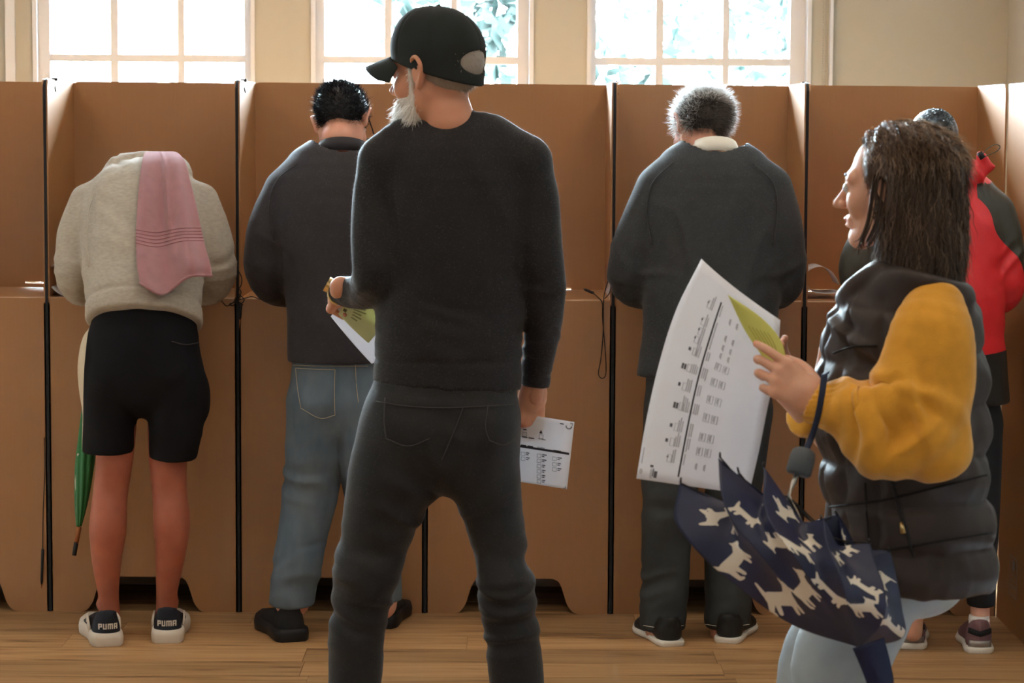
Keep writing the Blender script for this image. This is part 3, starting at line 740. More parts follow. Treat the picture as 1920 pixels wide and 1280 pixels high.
    je = [('u', p.tube(hip), 0), ('u', Ball(p(765, 805, -.05), [.078, .08, .09]), .03), ('u', Ball(p(900, 805, -.05), [.076, .08, .09]), .03), ('u', p.tube(ll), .02), ('u', p.tube(rl), .02), ('i', Plane((0, 0, .028), (0, 0, -1)), 0)]
    def dj(V):
        d = 0
        for cx, cy, sd in ((682, 1060, 1), (945, 1080, 2), (676, 1130, 3), (955, 1150, 4)):
            d = d + folds(V, p(cx, cy, -.03), (.09, .12, .085), (.15 if sd % 2 else -.15, 0, 1), 30, .0095, sd * 5)
        d += folds(V, p(780, 940, -.05), (.13, .2, .10), (.6, 0, 1), 17, .005, 31)
        d += folds(V, p(880, 930, -.05), (.10, .2, .10), (-.6, 0, 1), 17, .005, 33)
        d += folds(V, p(830, 850, -.1), (.06, .2, .06), (1, 0, .9), 28, .005, 35)
        d += folds(V, p(830, 770, -.1), (.17, .2, .04), (.1, 0, 1), 24, .0025, 36)
        d += folds(V, p(670, 1250, 0), (.1, .2, .2), (.2, 0, 1), 18, .003, 37) + folds(V, p(965, 1250, 0), (.1, .2, .2), (-.2, 0, 1), 18, .003, 38)
        return d
    j = cloth('jeans', je, .0065, M['jean_black'], e, dj)
    fuzz(j, 50000, M['fuzz_rim'], .002)
    V = np.array([v.co for v in j.data.vertices]) + wloc(j)
    def surf(px, py):                     # nearest cloth point on a sight line, for seams and pockets
        d = U3(ray(px, py)); q = V - CAM; t = q @ d; r = np.linalg.norm(q - t[:, None] * d, axis=1); k = np.where(r < .012)[0]
        return CAM + d * (t[k].min() - .0012) if len(k) else p(px, py, -.1)
    def seam(parent, pts, m, r=.0013, name='seam', f=surf):
        c = crom(np.array(pts, float), 5); MB().tube([f(*q) for q in c], r, 5).build(name, m, parent, True)
    M['thread_dark'] = mat('dark_stitching', (.045, .042, .042), .8)
    seam(j, [(722, 745), (720, 790), (724, 822)], M['thread_dark'], name='pocket_seam'); seam(j, [(724, 822), (765, 836), (806, 822)], M['thread_dark'], name='pocket_seam')
    seam(j, [(915, 760), (910, 800), (918, 826)], M['thread_dark'], name='pocket_seam'); seam(j, [(918, 826), (945, 834), (968, 820)], M['thread_dark'], name='pocket_seam')
    seam(j, [(705, 752), (770, 762), (850, 764), (968, 758)], M['thread_dark'], name='yoke_seam')
    seam(j, [(868, 765), (855, 800), (838, 840), (828, 862)], M['thread_dark'], name='centre_seam')
    for k, (hx, sx) in enumerate(((656, -1), (985, 1))):
        g = p(hx, 1583, .0); g[2] = 0
        shoe('shoe', Frame(g + np.array([0, -.075, 0]), (sx * .18, 1, 0)), M['dark_leather'], M['black'], e, L=.30, wd=.052)
    # body: head, neck and hands show; the rest is under the clothes
    neck = Tube([head(0, -.018, -.05), head(0, -.035, -.10), p(838, 245, .01)], [.055, .058, .066])
    parts = [nets(head_ops(head, neck=neck), .0035, 1)]
    parts.append(nets([('u', p.tube(torso[1:-2], off=-.020), 0), ('u', p.tube(la, off=-.012), .02), ('u', p.tube(ra, off=-.010), .02), ('u', p.tube(hip, off=-.014), .02), ('u', p.tube(ll, off=-.014), .02), ('u', p.tube(rl, off=-.012), .02)], .014, 1))
    hr = Frame(p(1001, 728, .10), U3(p(993, 790, .13) - p(1002, 735, .10)), (.45, -.9, .1))
    parts.append(nets(hand_ops(hr, -1, ((35, 55, 30), (42, 60, 35), (48, 62, 35), (52, 62, 35)), ((.5, .8, -.5), (.1, .8, -.6))) + [('u', Tube([hr(0, -.06, 0), hr(0, 0, -.003), hr(0, .03, -.003)], [.026, .025, .026]), .015)], .003, 1))
    hl = Frame(p(636, 547, .18), U3(p(628, 568, .33) - p(636, 547, .18)), (-.85, -.1, .5))
    parts.append(nets(hand_ops(hl, 1, ((65, 75, 40), (68, 78, 40), (70, 80, 40), (72, 80, 40)), ((.5, .8, -.5), (.1, .8, -.6))) + [('u', Tube([hl(0, -.06, 0), hl(0, 0, -.003), hl(0, .03, -.003)], [.026, .025, .026]), .015)], .003, 1))
    Vb, Qb = join(parts); mesh('body', Vb, Qb, M['skin_a'], e, True)
    # cap
    cr_ = [('u', head.ball((0, -.010, .048), (.0835, .106, .096)), 0), ('u', head.tube([(0, -.012, -.04), (0, -.011, .0), (0, -.010, .048)], [.080, .0825, .0835], [.100, .104, .106]), .01), ('u', head.ball((0, .03, .075), (.062, .060, .066)), .03),
           ('i', head.plane((0, .09, .036), (0, .33, -1)), .003), ('s', head.ball((0, -.120, .020), (.046, .060, .025)), .004)]
    cp = cloth('cap', cr_, .0035, M['cap'], e, lambda V: -.0016 * np.minimum(1, sum(np.exp(-((head.inv(V)[:, :2] @ np.array([math.cos(a), math.sin(a)])) / .0022) ** 2) for a in (0, 1.047, 2.094))) * (head.inv(V)[:, 2] > .04), smooth=1, post=0)
    Vb = []; nu, nt = 25, 9
    for lay in (0, 1):
        for i in range(nu):
            u = -1 + 2 * i / (nu - 1); th = u * 1.22
            for k in range(nt):
                t = k / (nt - 1); ln = .074 * math.cos(u * 1.25) ** .5 if abs(u) < 1 else 0.02
                x = math.sin(th) * .080 * (1 + .04 * t); y = .016 + math.cos(th) * .082 + ln * t
                z = .046 - .030 * u * u - .018 * t - .012 * t * u * u - lay * .004
                Vb.append(head(x, y, z))
    n1 = nu * nt; Fb = [(i * nt + k, (i + 1) * nt + k, (i + 1) * nt + k + 1, i * nt + k + 1) for i in range(nu - 1) for k in range(nt - 1)]
    Fb = Fb + [tuple(n1 + q for q in f[::-1]) for f in Fb]
    bd = [k for k in range(nt)] + [i * nt + nt - 1 for i in range(1, nu)] + [(nu - 1) * nt + k for k in range(nt - 2, -1, -1)] + [i * nt for i in range(nu - 2, 0, -1)]
    Fb += [(bd[i], bd[(i + 1) % len(bd)], n1 + bd[(i + 1) % len(bd)], n1 + bd[i]) for i in range(len(bd))]
    mesh('brim', Vb, Fb, M['cap'], cp, True)
    MB().add(*sphere(head(0, -.012, .1425), .0065)).build('top_button', M['cap'], cp, True)
    # cropped hair at the nape and under the strap, beard
    hs = nets([('u', head.ball((0, -.019, .03), (.0755, .0965, .086)), 0), ('i', Fn(lambda P: (lambda q: np.maximum(np.maximum(q[:, 1] + .005 - .0 * q[:, 2], -.052 - q[:, 2] - .25 * (q[:, 1] + .06)), (q[:, 2] - .06)))(head.inv(P).astype(np.float32))), 0)], .004, 1)
    st = strands(hs[0], vnorm(*hs), 2600, .010, lambda P, N: np.tile(head.R.T @ np.array([0, -.3, -1.]), (len(P), 1)), .0007, 3, .3, .35, 2)
    mesh('cropped_hair', *join([hs, st]), M['grey_hair'], e, True)
    fo = head_ops(head, ear=False)
    bh = nets([(o, Offset(f, .007) if o == 'u' and f.lo is not None else f, k) for o, f, k in fo] + [('i', Fn(lambda P: (lambda q: np.maximum(np.minimum(q[:, 2] + .050 + .12 * (q[:, 1] - .05), np.maximum(np.abs(q[:, 1] - .016) - .007, q[:, 2] - .015)), .004 - q[:, 1]))(head.inv(P).astype(np.float32))), .006)], .004, 2)
    st = strands(bh[0], vnorm(*bh), 7000, lambda P: np.where(head.inv(P)[:, 2] < -.06, .026, .009), lambda P, N: np.tile(head.R.T @ np.array([0, .25, -1.]), (len(P), 1)), .0008, 5, .35, .45, 3)
    mesh('beard', *join([bh, st]), M['white_hair'], e, True)
    face_bits(head, e, M['grey_hair'])
    # watch
    ax = hl.R[1]; c0 = hl(0, -.012, -.002); bb = MB(); pr = []
    for k in range(25):
        th = 2 * math.pi * k / 24; pr.append(c0 + hl.R[0] * math.cos(th) * .032 + hl.R[2] * math.sin(th) * .028)
    wt = ribbon(pr, [ax] * 25, .0085, .003).build('watch', M['gold'], e, True)
    cy = MB(); cy.tube([c0 + hl.R[2] * .027, c0 + hl.R[2] * .036], .018, 20); cy.build('watch_case', M['gold'], wt)
    return e, p, seam
import time as _t
_t0 = _t.time()
man_cap, PM, seam_cap = build_main()
print('main', _t.time() - _t0)
# ------------------------------------------------------------------ grey-haired man at his booth
M['knit_grey'] = mat('charcoal_knit', (.024, .0255, .027), .65, .3, bump=.3, bscale=800, sheen=.1, var=.12, vscale=40)
M['trouser'] = mat('dark_grey_trousers', (.024, .027, .027), .65, .3, bump=.3, bscale=700, col2=(.045, .05, .05), vscale=7)
M['skin_b'] = skin('skin_pink', (.55, .26, .18), (.62, .32, .23))
M['silver_hair'] = hair_mat('silver_hair', (.78, .77, .76), .5)
M['dark_grey_hair'] = hair_mat('salt_and_pepper_hair', (.17, .15, .135), .25)
M['shirt_white'] = mat('cream_shirt_cotton', (.74, .70, .62), .8)
M['rubber_white'] = mat('white_rubber', (.70, .66, .60), .6)
def build_grey():
    p = PX(7.69); e = person(p(1330, 1200), 'grey-haired man in charcoal sweater leaning over his voting booth')
    torso = [(1340, 282, .12, 42, 40), (1339, 300, .11, 78, 54), (1338, 335, .09, 122, 70), (1337, 400, .07, 138, 82), (1336, 480, .04, 136, 86), (1333, 560, .01, 128, 86), (1330, 630, 0, 127, 86), (1326, 715, -.01, 134, 90)]
    la = [(1232, 352, .09, 40), (1206, 420, .07, 43), (1186, 480, .06, 44), (1184, 528, .07, 41), (1216, 546, .20, 34), (1250, 540, .42, 26)]
    ra = [(1446, 352, .09, 40), (1462, 420, .07, 42), (1468, 490, .06, 43), (1465, 532, .07, 40), (1440, 548, .20, 34), (1410, 540, .42, 26)]
    sw = [('u', p.tube(torso), 0), ('u', p.tube(la), .03), ('u', p.tube(ra), .03), ('i', Plane(p(1330, 702), (0.02, 0, -1)), 0), ('s', neck_cut(p(1340, 287, .03), (0, .4, 1), p(1340, 287, .11), .098), .004)]
    zb = p(0, 690)[2]
    def disp(V):
        d = folds(V, p(1190, 500, .05), (.10, .2, .09), (.5, 0, 1), 26, .006, 1) + folds(V, p(1465, 500, .05), (.10, .2, .09), (-.5, 0, 1), 26, .006, 2)
        d += folds(V, p(1270, 430, -.05), (.08, .2, .16), (1, 0, .3), 16, .004, 3) + folds(V, p(1400, 430, -.05), (.08, .2, .16), (1, 0, -.3), 16, .004, 4)
        return d + folds(V, p(1330, 620, -.1), (.2, .2, .12), (.3, 0, 1), 12, .004, 5)
    o = cloth('sweater', sw, .0075, M['knit_grey'], e, disp); fuzz(o, 70000, M['fuzz_rim'], .004)
    f = on_cloth(o, p); stitch(o, f, [(1262, 305), (1222, 345), (1212, 400), (1222, 460)], M['knit_grey'], .002, 'sleeve_seam'); stitch(o, f, [(1412, 305), (1450, 345), (1458, 400), (1450, 460)], M['knit_grey'], .002, 'sleeve_seam')
    hip = [(1327, 630, 0, 112, 74), (1327, 690, 0, 116, 80), (1327, 770, 0, 118, 84)]
    ll = [(1272, 770, 0, 64, 78), (1258, 860, 0, 57, 66), (1254, 945, .0, 50, 58), (1248, 1040, .02, 46, 50), (1244, 1130, .01, 43, 46), (1242, 1186, .0, 43, 46)]
    rl = [(1385, 770, 0, 64, 78), (1380, 860, 0, 57, 66), (1374, 945, .04, 50, 58), (1368, 1040, .06, 47, 50), (1365, 1130, .05, 44, 46), (1364, 1184, .04, 43, 46)]
    tr = [('u', p.tube(hip), 0), ('u', p.tube(ll), .02), ('u', p.tube(rl), .02), ('i', Plane((0, 0, .030), (0, 0, -1)), 0)]
    def dt(V):
        d = 0
        for cx in (1246, 1366):
            d = d + folds(V, p(cx, 940, -.03), (.1, .15, .08), (.2, 0, 1), 26, .007, cx) + folds(V, p(cx, 1120, -.03), (.1, .15, .12), (-.2, 0, 1), 20, .007, cx + 1)
        return d
    t = cloth('trousers', tr, .0075, M['trouser'], e, dt)
    f = on_cloth(t, p); stitch(t, f, [(1206, 1172), (1242, 1177), (1282, 1172)], M['shirt_white'], .0009, 'hem_stitch'); stitch(t, f, [(1322, 1170), (1364, 1175), (1405, 1170)], M['shirt_white'], .0009, 'hem_stitch')
    for (hx, hy, tx, ty) in ((1262, 1212, 1196, 1172), (1362, 1206, 1402, 1168)):
        g, tt = G(hx, hy), G(tx, ty); shoe('shoe', Frame(g, (tt - g)), M['dark_leather'], M['rubber_white'], e, L=.29, wd=.052, sole_h=.018)
    head = Frame(p(1311, 243, .17), np.array([-.42, .78, -.52]), (0.0, 0.5, 1), 1.02)
    neck = Tube([head(0, -.010, -.04), head(0, -.03, -.09), p(1340, 300, .115)], [.050, .051, .055])
    parts = [nets(head_ops(head, neck=neck), .0045, 1), nets([('u', p.tube(torso[2:-2], off=-.025), 0), ('u', p.tube(la, off=-.014), .02), ('u', p.tube(ra, off=-.014), .02), ('u', p.tube(hip, off=-.015), .02), ('u', p.tube(ll, off=-.015), .02), ('u', p.tube(rl, off=-.015), .02)], .016, 1)]
    h, _ = bare_hand(p, p(1250, 540, .42), p(1275, 541, .55), (0, 0, 1), 1); parts.append(h); h, _ = bare_hand(p, p(1410, 540, .42), p(1385, 541, .55), (0, 0, 1), -1); parts.append(h)
    mesh('body', *join(parts), M['skin_b'], e, True); face_bits(head, e, M['silver_hair'])
    # shirt collar
    c0 = p(1339, 286, .104); ring = []; wd = []
    for k in range(29):
        th = 2 * math.pi * k / 28; ring.append(c0 + np.array([math.cos(th) * .080, math.sin(th) * .080, -.4 * .076 * math.sin(th)])); wd.append((-.45 * math.cos(th), -.45 * math.sin(th), 1))
    ribbon(ring, wd, .024, .003).build('shirt_collar', M['shirt_white'], e, True)
    # hair: darker underneath at the nape, white tufts outside
    reg = Fn(lambda P: (lambda q: np.maximum(-.055 - q[:, 2] - .35 * (q[:, 1] + .05) + .9 * np.maximum(q[:, 1] + .02, 0), q[:, 1] - .055))(head.inv(P).astype(np.float32)))
    hs = nets([('u', head.ball((0, -.022, .036), (.081, .101, .088)), 0), ('i', reg, .01)], .005, 1)
    N = vnorm(*hs); hv = head.inv(hs[0])
    fl = lambda P, N_: np.tile(head.R.T @ np.array([0, -.8, -.5]), (len(P), 1)) + .9 * np.sign(head.inv(P)[:, :1]) * head.R[0] * .4
    s1 = strands(hs[0], N, 4200, .030, fl, .0010, 2, .22, .25, 3, mask=(hv[:, 2] < .055) & (hv[:, 1] < -.02))
    mesh('dark_hair', *join([hs, s1]), M['dark_grey_hair'], e, True)
    s2 = strands(hs[0], N, 7500, .040, fl, .0008, 4, .32, .55, 4, mask=(hv[:, 2] > .03) | (np.abs(hv[:, 0]) > .05) | (hv[:, 1] > -.02))
    o = mesh('silver_hair', *s2, M['silver_hair'], e, True); o['kind'] = 'stuff'
    return e, p
# ------------------------------------------------------------------ dark-haired man in a polo shirt
M['polo'] = mat('dark_pique_cotton', (.019, .0145, .017), .65, .3, bump=.4, bscale=1100, sheen=.08, var=.1, vscale=30)
M['denim'] = mat('washed_blue_denim', (.075, .105, .135), .8, .25, bump=.35, bscale=700, col2=(.135, .165, .19), vscale=6, stretch=(2, 2, .7))
M['black_hair'] = hair_mat('black_hair', (.012, .013, .017), .12, .42)
M['stitch'] = mat('tan_stitching', (.36, .30, .22), .8)
M['black_mesh'] = mat('black_shoe_mesh', (.010, .010, .011), .75, bump=.4, bscale=500)
def build_polo():
    p = PX(7.69); e = person(p(600, 1200), 'dark-haired man in dark polo shirt and blue jeans, partly behind the capped man')
    torso = [(645, 288, .11, 46, 42), (643, 305, .10, 78, 56), (637, 340, .08, 118, 70), (634, 400, .06, 126, 82), (634, 480, .04, 112, 84), (632, 560, .02, 96, 84), (630, 620, 0, 92, 84), (630, 690, -.01, 91, 86)]
    la = [(533, 355, .08, 38), (508, 425, .06, 43), (501, 490, .05, 43), (510, 532, .09, 37), (548, 546, .24, 30), (595, 542, .42, 25)]
    ra = [(736, 355, .08, 38), (757, 425, .06, 43), (762, 490, .05, 43), (752, 532, .09, 37), (720, 546, .24, 30), (680, 542, .42, 25)]
    sh = [('u', p.tube(torso), 0), ('u', p.tube(la), .025), ('u', p.tube(ra), .025), ('i', Plane(p(630, 676), (0, 0, -1)), 0), ('s', neck_cut(p(645, 291, .03), (0, .4, 1), p(645, 291, .11), .098), .004)]
    def disp(V):
        return folds(V, p(505, 490, .05), (.09, .2, .09), (.5, 0, 1), 26, .005, 1) + folds(V, p(560, 480, -.03), (.06, .2, .14), (1, 0, .35), 18, .005, 3) + folds(V, p(600, 620, -.1), (.15, .2, .12), (.5, 0, 1), 13, .004, 5)
    o = cloth('polo_shirt', sh, .0075, M['polo'], e, disp); fuzz(o, 50000, M['fuzz_rim']); f = on_cloth(o, p)
    stitch(o, f, [(560, 305), (518, 340), (505, 390), (515, 450)], M['polo'], .002, 'sleeve_seam')
    c0 = p(644, 287, .106); ring = []; wd = []
    for k in range(29):
        th = 2 * math.pi * k / 28; ring.append(c0 + np.array([math.cos(th) * .083, math.sin(th) * .080, -.4 * .08 * math.sin(th)])); wd.append((-.22 * math.cos(th), -.22 * math.sin(th), 1))
    ribbon(ring, wd, .021, .004).build('polo_collar', M['polo'], e, True)
    hip = [(631, 610, 0, 78, 72), (631, 660, 0, 82, 78), (631, 740, 0, 89, 86)]
    ll = [(590, 755, 0, 52, 80), (589, 830, 0, 52, 68), (585, 890, 0, 52, 60), (578, 950, .0, 50, 54), (560, 1040, -.02, 45, 50), (548, 1125, -.02, 44, 48)]
    rl = [(676, 755, 0, 52, 80), (684, 830, 0, 52, 68), (692, 890, .02, 52, 60), (700, 950, .05, 49, 54), (707, 1040, .07, 45, 50), (712, 1130, .07, 43, 48)]
    je = [('u', p.tube(hip), 0), ('u', p.tube(ll), .02), ('u', p.tube(rl), .02), ('u', Ball(p(590, 755, -.04), [.075, .08, .09]), .03), ('i', Plane(p(548, 1133, -.02), (0, 0, -1)), 0)]
    def dj(V):
        return folds(V, p(575, 900, -.05), (.12, .2, .10), (.35, 0, 1), 24, .008, 1) + folds(V, p(555, 1075, -.05), (.10, .2, .10), (-.2, 0, 1), 26, .008, 2) + folds(V, p(600, 820, -.05), (.12, .2, .07), (-.6, 0, 1), 20, .005, 3) + folds(V, p(640, 840, -.05), (.06, .2, .12), (.9, 0, 1), 22, .006, 4)
    j = cloth('jeans', je, .0075, M['denim'], e, dj); f = on_cloth(j, p)
    for pts in ([(554, 690), (590, 692), (628, 693)], [(554, 690), (558, 730), (564, 765)], [(564, 765), (600, 784), (628, 778)], [(628, 693), (627, 735), (628, 778)]): stitch(j, f, pts, M['stitch'], .0011, 'pocket_stitch')
    stitch(j, f, [(666, 680), (668, 720), (672, 755)], M['stitch'], .0013, 'centre_stitch')
    stitch(j, f, [(548, 684), (600, 686), (690, 686)], M['stitch'], .001, 'yoke_stitch')
    g, tt = G(548, 1203), G(490, 1162)
    for (g, tt) in ((G(550, 1203), G(496, 1160)), (G(712, 1178), G(735, 1150))):
        s_ = shoe('shoe', Frame(g, tt - g), M['black_mesh'], M['black'], e, L=.30, wd=.058, sole_h=.040, hh=.095, chunky=1.12)
    head = Frame(p(643, 232, .17), np.array([.24, .72, -.66]), (0, .7, 1), 1.02)
    neck = Tube([head(0, -.005, -.04), head(0, -.025, -.085), p(645, 300, .125)], [.050, .052, .056])
    parts = [nets(head_ops(head, neck=neck), .0045, 1), nets([('u', p.tube(torso[2:-2], off=-.025), 0), ('u', p.tube(la, off=-.014), .02), ('u', p.tube(ra, off=-.014), .02), ('u', p.tube(hip, off=-.015), .02), ('u', p.tube(ll, off=-.015), .02), ('u', p.tube(rl, off=-.015), .02)], .016, 1)]
    h, _ = bare_hand(p, p(595, 542, .42), p(615, 543, .55), (0, 0, 1), 1); parts.append(h); h, _ = bare_hand(p, p(680, 542, .42), p(662, 543, .55), (0, 0, 1), -1); parts.append(h)
    mesh('body', *join(parts), M['skin_b'], e, True); face_bits(head, e, M['black_hair'])
    reg = Fn(lambda P: (lambda q: np.maximum(-.072 - q[:, 2] - .15 * (q[:, 1] + .05) + 1.0 * np.maximum(q[:, 1] + .03, 0), q[:, 1] - .06))(head.inv(P).astype(np.float32)))
    hs = nets([('u', head.ball((0, -.022, .036), (.081, .101, .089)), 0), ('i', reg, .008)], .005, 1); N = vnorm(*hs)
    st = strands(hs[0], N, 7000, .026, lambda P, N_: np.tile(head.R.T @ np.array([0.1, -.7, -.35]), (len(P), 1)), .0010, 2, .22, .32, 3)
    mesh('hair', *join([hs, st]), M['black_hair'], e, True)
    gl = MB(); gl.tube([head(.082, -.01, .012), head(.080, .05, .010), head(.076, .10, .008)], .0022, 6); gl.tube([head(-.082, -.01, .012), head(-.080, .05, .010), head(-.076, .10, .008)], .0022, 6)
    for x in (-1, 1):
        gl.tube([head(x * .036 + .034 * math.cos(a), .108 - .012 * abs(math.cos(a)), -.002 + .022 * math.sin(a)) for a in np.linspace(0, 2 * math.pi, 20)], .002, 6)
    gl.tube([head(-.076, .10, .008), head(0, .112, .006), head(.076, .10, .008)], .0018, 6)
    gl.build('glasses', M['black'], e, True)
    return e, p
# ------------------------------------------------------------------ man in shorts bending over his booth
M['hoodie'] = mat('oatmeal_marl_fleece', (.37, .32, .26), .85, .3, bump=.4, bscale=600, sheen=.15, col2=(.45, .40, .335), vscale=60, stretch=(1, 1, 2.5))
M['shorts'] = attr_mix(mat('black_sweat_shorts', (.0065, .006, .0075), .85, .15, bump=.3, bscale=700), 'side_stripe', (.60, .50, .37))
M['skin_c'] = skin('skin_sun_tanned', (.33, .090, .048), (.41, .125, .068))
M['navy_mesh'] = mat('navy_shoe_mesh', (.012, .014, .022), .7, bump=.5, bscale=500)
M['foam_white'] = mat('cream_foam_sole', (.66, .58, .50), .6)
M['towel'] = mat('pink_terry', (.45, .20, .22), .95, .2, bump=1.0, bscale=700, sheen=.4, var=.08, vscale=30, bdist=.004)
def text_mesh(txt, size, bold=.0):
    cu = bpy.data.curves.new('t', 'FONT'); cu.body = txt; cu.size = size; cu.align_x = 'CENTER'; cu.align_y = 'CENTER'; cu.offset = bold
    ob = bpy.data.objects.new('t', cu); COL.objects.link(ob); bpy.context.view_layer.update()
    me = bpy.data.meshes.new_from_object(ob.evaluated_get(bpy.context.evaluated_depsgraph_get()))
    V = np.array([v.co for v in me.vertices]); Fc = [tuple(q.vertices) for q in me.polygons]
    bpy.data.objects.remove(ob); bpy.data.curves.remove(cu); bpy.data.meshes.remove(me); return V, Fc
def block_word(letters, hgt, gap=.16):
    """heavy square lettering drawn as bars; returns outline boxes on a unit-height line"""
    G_ = {'P': (.62, [(0, 0, .22, 1), (.22, .80, .62, 1), (.22, .36, .62, .54), (.42, .54, .62, .80)]), 'U': (.66, [(0, 0, .22, 1), (.44, 0, .66, 1), (.22, 0, .44, .18)]),
          'M': (.96, [(0, 0, .22, 1), (.37, 0, .59, 1), (.74, 0, .96, 1), (.22, .80, .37, 1), (.59, .80, .74, 1)]), 'A': (.66, [(0, 0, .22, 1), (.44, 0, .66, 1), (.22, .80, .44, 1), (.22, .34, .44, .50)])}
    x = 0; B = []
    for ch_ in letters:
        w_, bs = G_[ch_]; B += [(x + a, b, x + c, d) for a, b, c, d in bs]; x += w_ + gap
    x -= gap; return [((a - x / 2) * hgt, (b - .5) * hgt, (c - x / 2) * hgt, (d - .5) * hgt) for a, b, c, d in B]
def build_shorts():
    p = PX(7.69); e = person(p(265, 1200), 'man in oatmeal hoodie and black shorts bent over his voting booth')
    torso = [(270, 640, -.015, 112, 106), (270, 585, .01, 109, 102), (269, 525, .07, 110, 96), (268, 450, .16, 115, 88), (267, 390, .25, 116, 82), (267, 360, .31, 92, 62), (267, 350, .36, 62, 40)]
    la = [(166, 380, .27, 36), (146, 440, .23, 38), (139, 505, .20, 36), (148, 542, .26, 29), (190, 548, .42, 25)]
    ra = [(374, 378, .27, 36), (396, 440, .23, 37), (405, 505, .20, 38), (396, 541, .26, 30), (350, 548, .42, 25)]
    hn = U3((0, -.46, -1)); hp = p(270, 606, 0)
    ho = [('u', p.tube(torso), 0), ('u', p.tube(la), .03), ('u', p.tube(ra), .03), ('u', p.tube([(205, 326, .30, 12), (222, 308, .34, 17), (255, 302, .39, 17), (300, 301, .40, 17), (335, 309, .36, 16), (350, 325, .31, 11)]), .012),
          ('u', p.tube([(222, 330, .30, 14), (265, 326, .30, 20), (320, 330, .30, 15)]), .02), ('i', Plane(hp, hn), 0)]
    def disp(V):
        d = folds(V, p(150, 500, .2), (.08, .2, .12), (.4, 0, 1), 30, .006, 1) + folds(V, p(400, 500, .2), (.08, .2, .12), (-.4, 0, 1), 30, .006, 2)
        d += folds(V, p(230, 450, .0), (.14, .3, .16), (.7, 0, 1), 18, .006, 3) + folds(V, p(185, 400, .2), (.06, .2, .10), (1, 0, .2), 22, .006, 4) + folds(V, p(355, 400, .2), (.06, .2, .10), (1, 0, -.2), 22, .006, 5)
        d += folds(V, p(270, 310, .35), (.15, .15, .04), (1, 0, .3), 40, .006, 6)
        t = (V - hp) @ hn; tor = (np.abs(V[:, 0] - hp[0]) < .195)
        d -= tor * .006 * np.exp(-((t + .062) / .006) ** 2); return d + tor * np.where(t > -.055, .0012 * np.sin(V[:, 0] * 900), 0)
    o = cloth('hoodie', ho, .0075, M['hoodie'], e, disp); fuzz(o, 50000, hair_mat('pale_rim_fibres', (.6, .56, .5), .5), .004); f = on_cloth(o, p)
    stitch(o, f, [(178, 360), (166, 400), (163, 450), (166, 500)], M['hoodie'], .002, 'sleeve_seam')
    hip = [(270, 560, .03, 90, 70), (270, 640, 0, 103, 92), (270, 690, 0, 106, 94)]
    ll = [(216, 700, 0, 54, 84), (206, 770, 0, 50, 70), (203, 870, 0, 47, 62)]
    rl = [(326, 700, 0, 56, 84), (332, 765, 0, 54, 70), (321, 885, 0, 41, 60)]
    sh = [('u', p.tube(hip), 0), ('u', p.tube(ll), .02), ('u', p.tube(rl), .02), ('u', Ball(p(168, 690, .0), [.034, .06, .11]), .04), ('u', Ball(p(378, 745, 0), [.022, .05, .06]), .03),
          ('i', Fn(lambda P: np.where(P[:, 0] < p(264, 800)[0], float(p(203, 846)[2]) - P[:, 2], float(p(320, 859)[2]) - P[:, 2] + (P[:, 0] - float(p(320, 859)[0])) * -.06).astype(np.float32)), 0)]
    def ds(V):
        return folds(V, p(270, 730, -.1), (.12, .2, .07), (.5, 0, 1), 16, .006, 1) + folds(V, p(350, 760, 0), (.06, .2, .10), (-.4, 0, 1), 20, .006, 2) + folds(V, p(205, 800, 0), (.09, .2, .1), (1, 0, .2), 14, .005, 3)
    xs_ = lambda V: p(167, 700)[0] + (p(158, 845)[0] - p(170, 600)[0]) * (p(0, 600)[2] - V[:, 2]) / .41 + .006
    s_ = cloth('shorts', sh, .0075, M['shorts'], e, ds, attrs={'side_stripe': lambda V: (xs_(V) - V[:, 0])}); f = on_cloth(s_, p)
    stitch(s_, f, [(322, 640), (348, 646), (372, 642)], M['thread_dark'], .0016, 'pocket_seam')
    pl = [(216, 800, 0, 40), (215, 860, 0, 35), (207, 925, .0, 33), (201, 990, -.02, 33), (200, 1050, -.01, 28), (203, 1110, .01, 20), (206, 1145, .02, 19.5), (205, 1180, .03, 23)]
    pr_ = [(318, 800, 0, 42), (315, 865, 0, 36), (318, 925, 0, 33), (323, 980, -.02, 33), (319, 1045, -.01, 28), (313, 1105, .01, 20.5), (312, 1140, .02, 19.5), (312, 1175, .03, 23)]
    head = Frame(p(264, 384, .56), np.array([0, .35, -1]), (0, 1, .3), 1.0)
    parts = [nets(head_ops(head, neck=Tube([head(0, -.02, -.05), p(266, 345, .36)], [.055, .06])), .006, 1), nets([('u', p.tube(torso[2:-1], off=-.025), 0), ('u', p.tube(la, off=-.014), .02), ('u', p.tube(ra, off=-.014), .02), ('u', p.tube(hip, off=-.015), .02)], .016, 1),
             nets([('u', p.tube(pl), 0), ('u', p.tube(pr_), 0), ('u', Ball(p(205, 985, -.02), [.045, .055, .09]), .03), ('u', Ball(p(320, 978, -.02), [.045, .055, .09]), .03), ('u', Ball(p(198, 1132, 0.02), [.030, .028, .022]), .015), ('u', Ball(p(317, 1128, .02), [.030, .028, .022]), .015)], .006, 2)]
    h, _ = bare_hand(p, p(190, 548, .42), p(215, 545, .53), (0, 0, 1), 1); parts.append(h); h, _ = bare_hand(p, p(350, 548, .42), p(325, 545, .53), (0, 0, 1), -1); parts.append(h)
    mesh('body', *join(parts), M['skin_c'], e, True); face_bits(head, e, M['black_hair'])
    hs = nets([('u', head.ball((0, -.022, .036), (.080, .10, .089)), 0), ('i', head.plane((0, .05, 0), (0, 1, -.5)), .01)], .006, 1)
    mesh('hair', *join([hs, strands(hs[0], vnorm(*hs), 1500, .02, (0, 0, -.3), .001, 2)]), M['dark_grey_hair'], e, True)
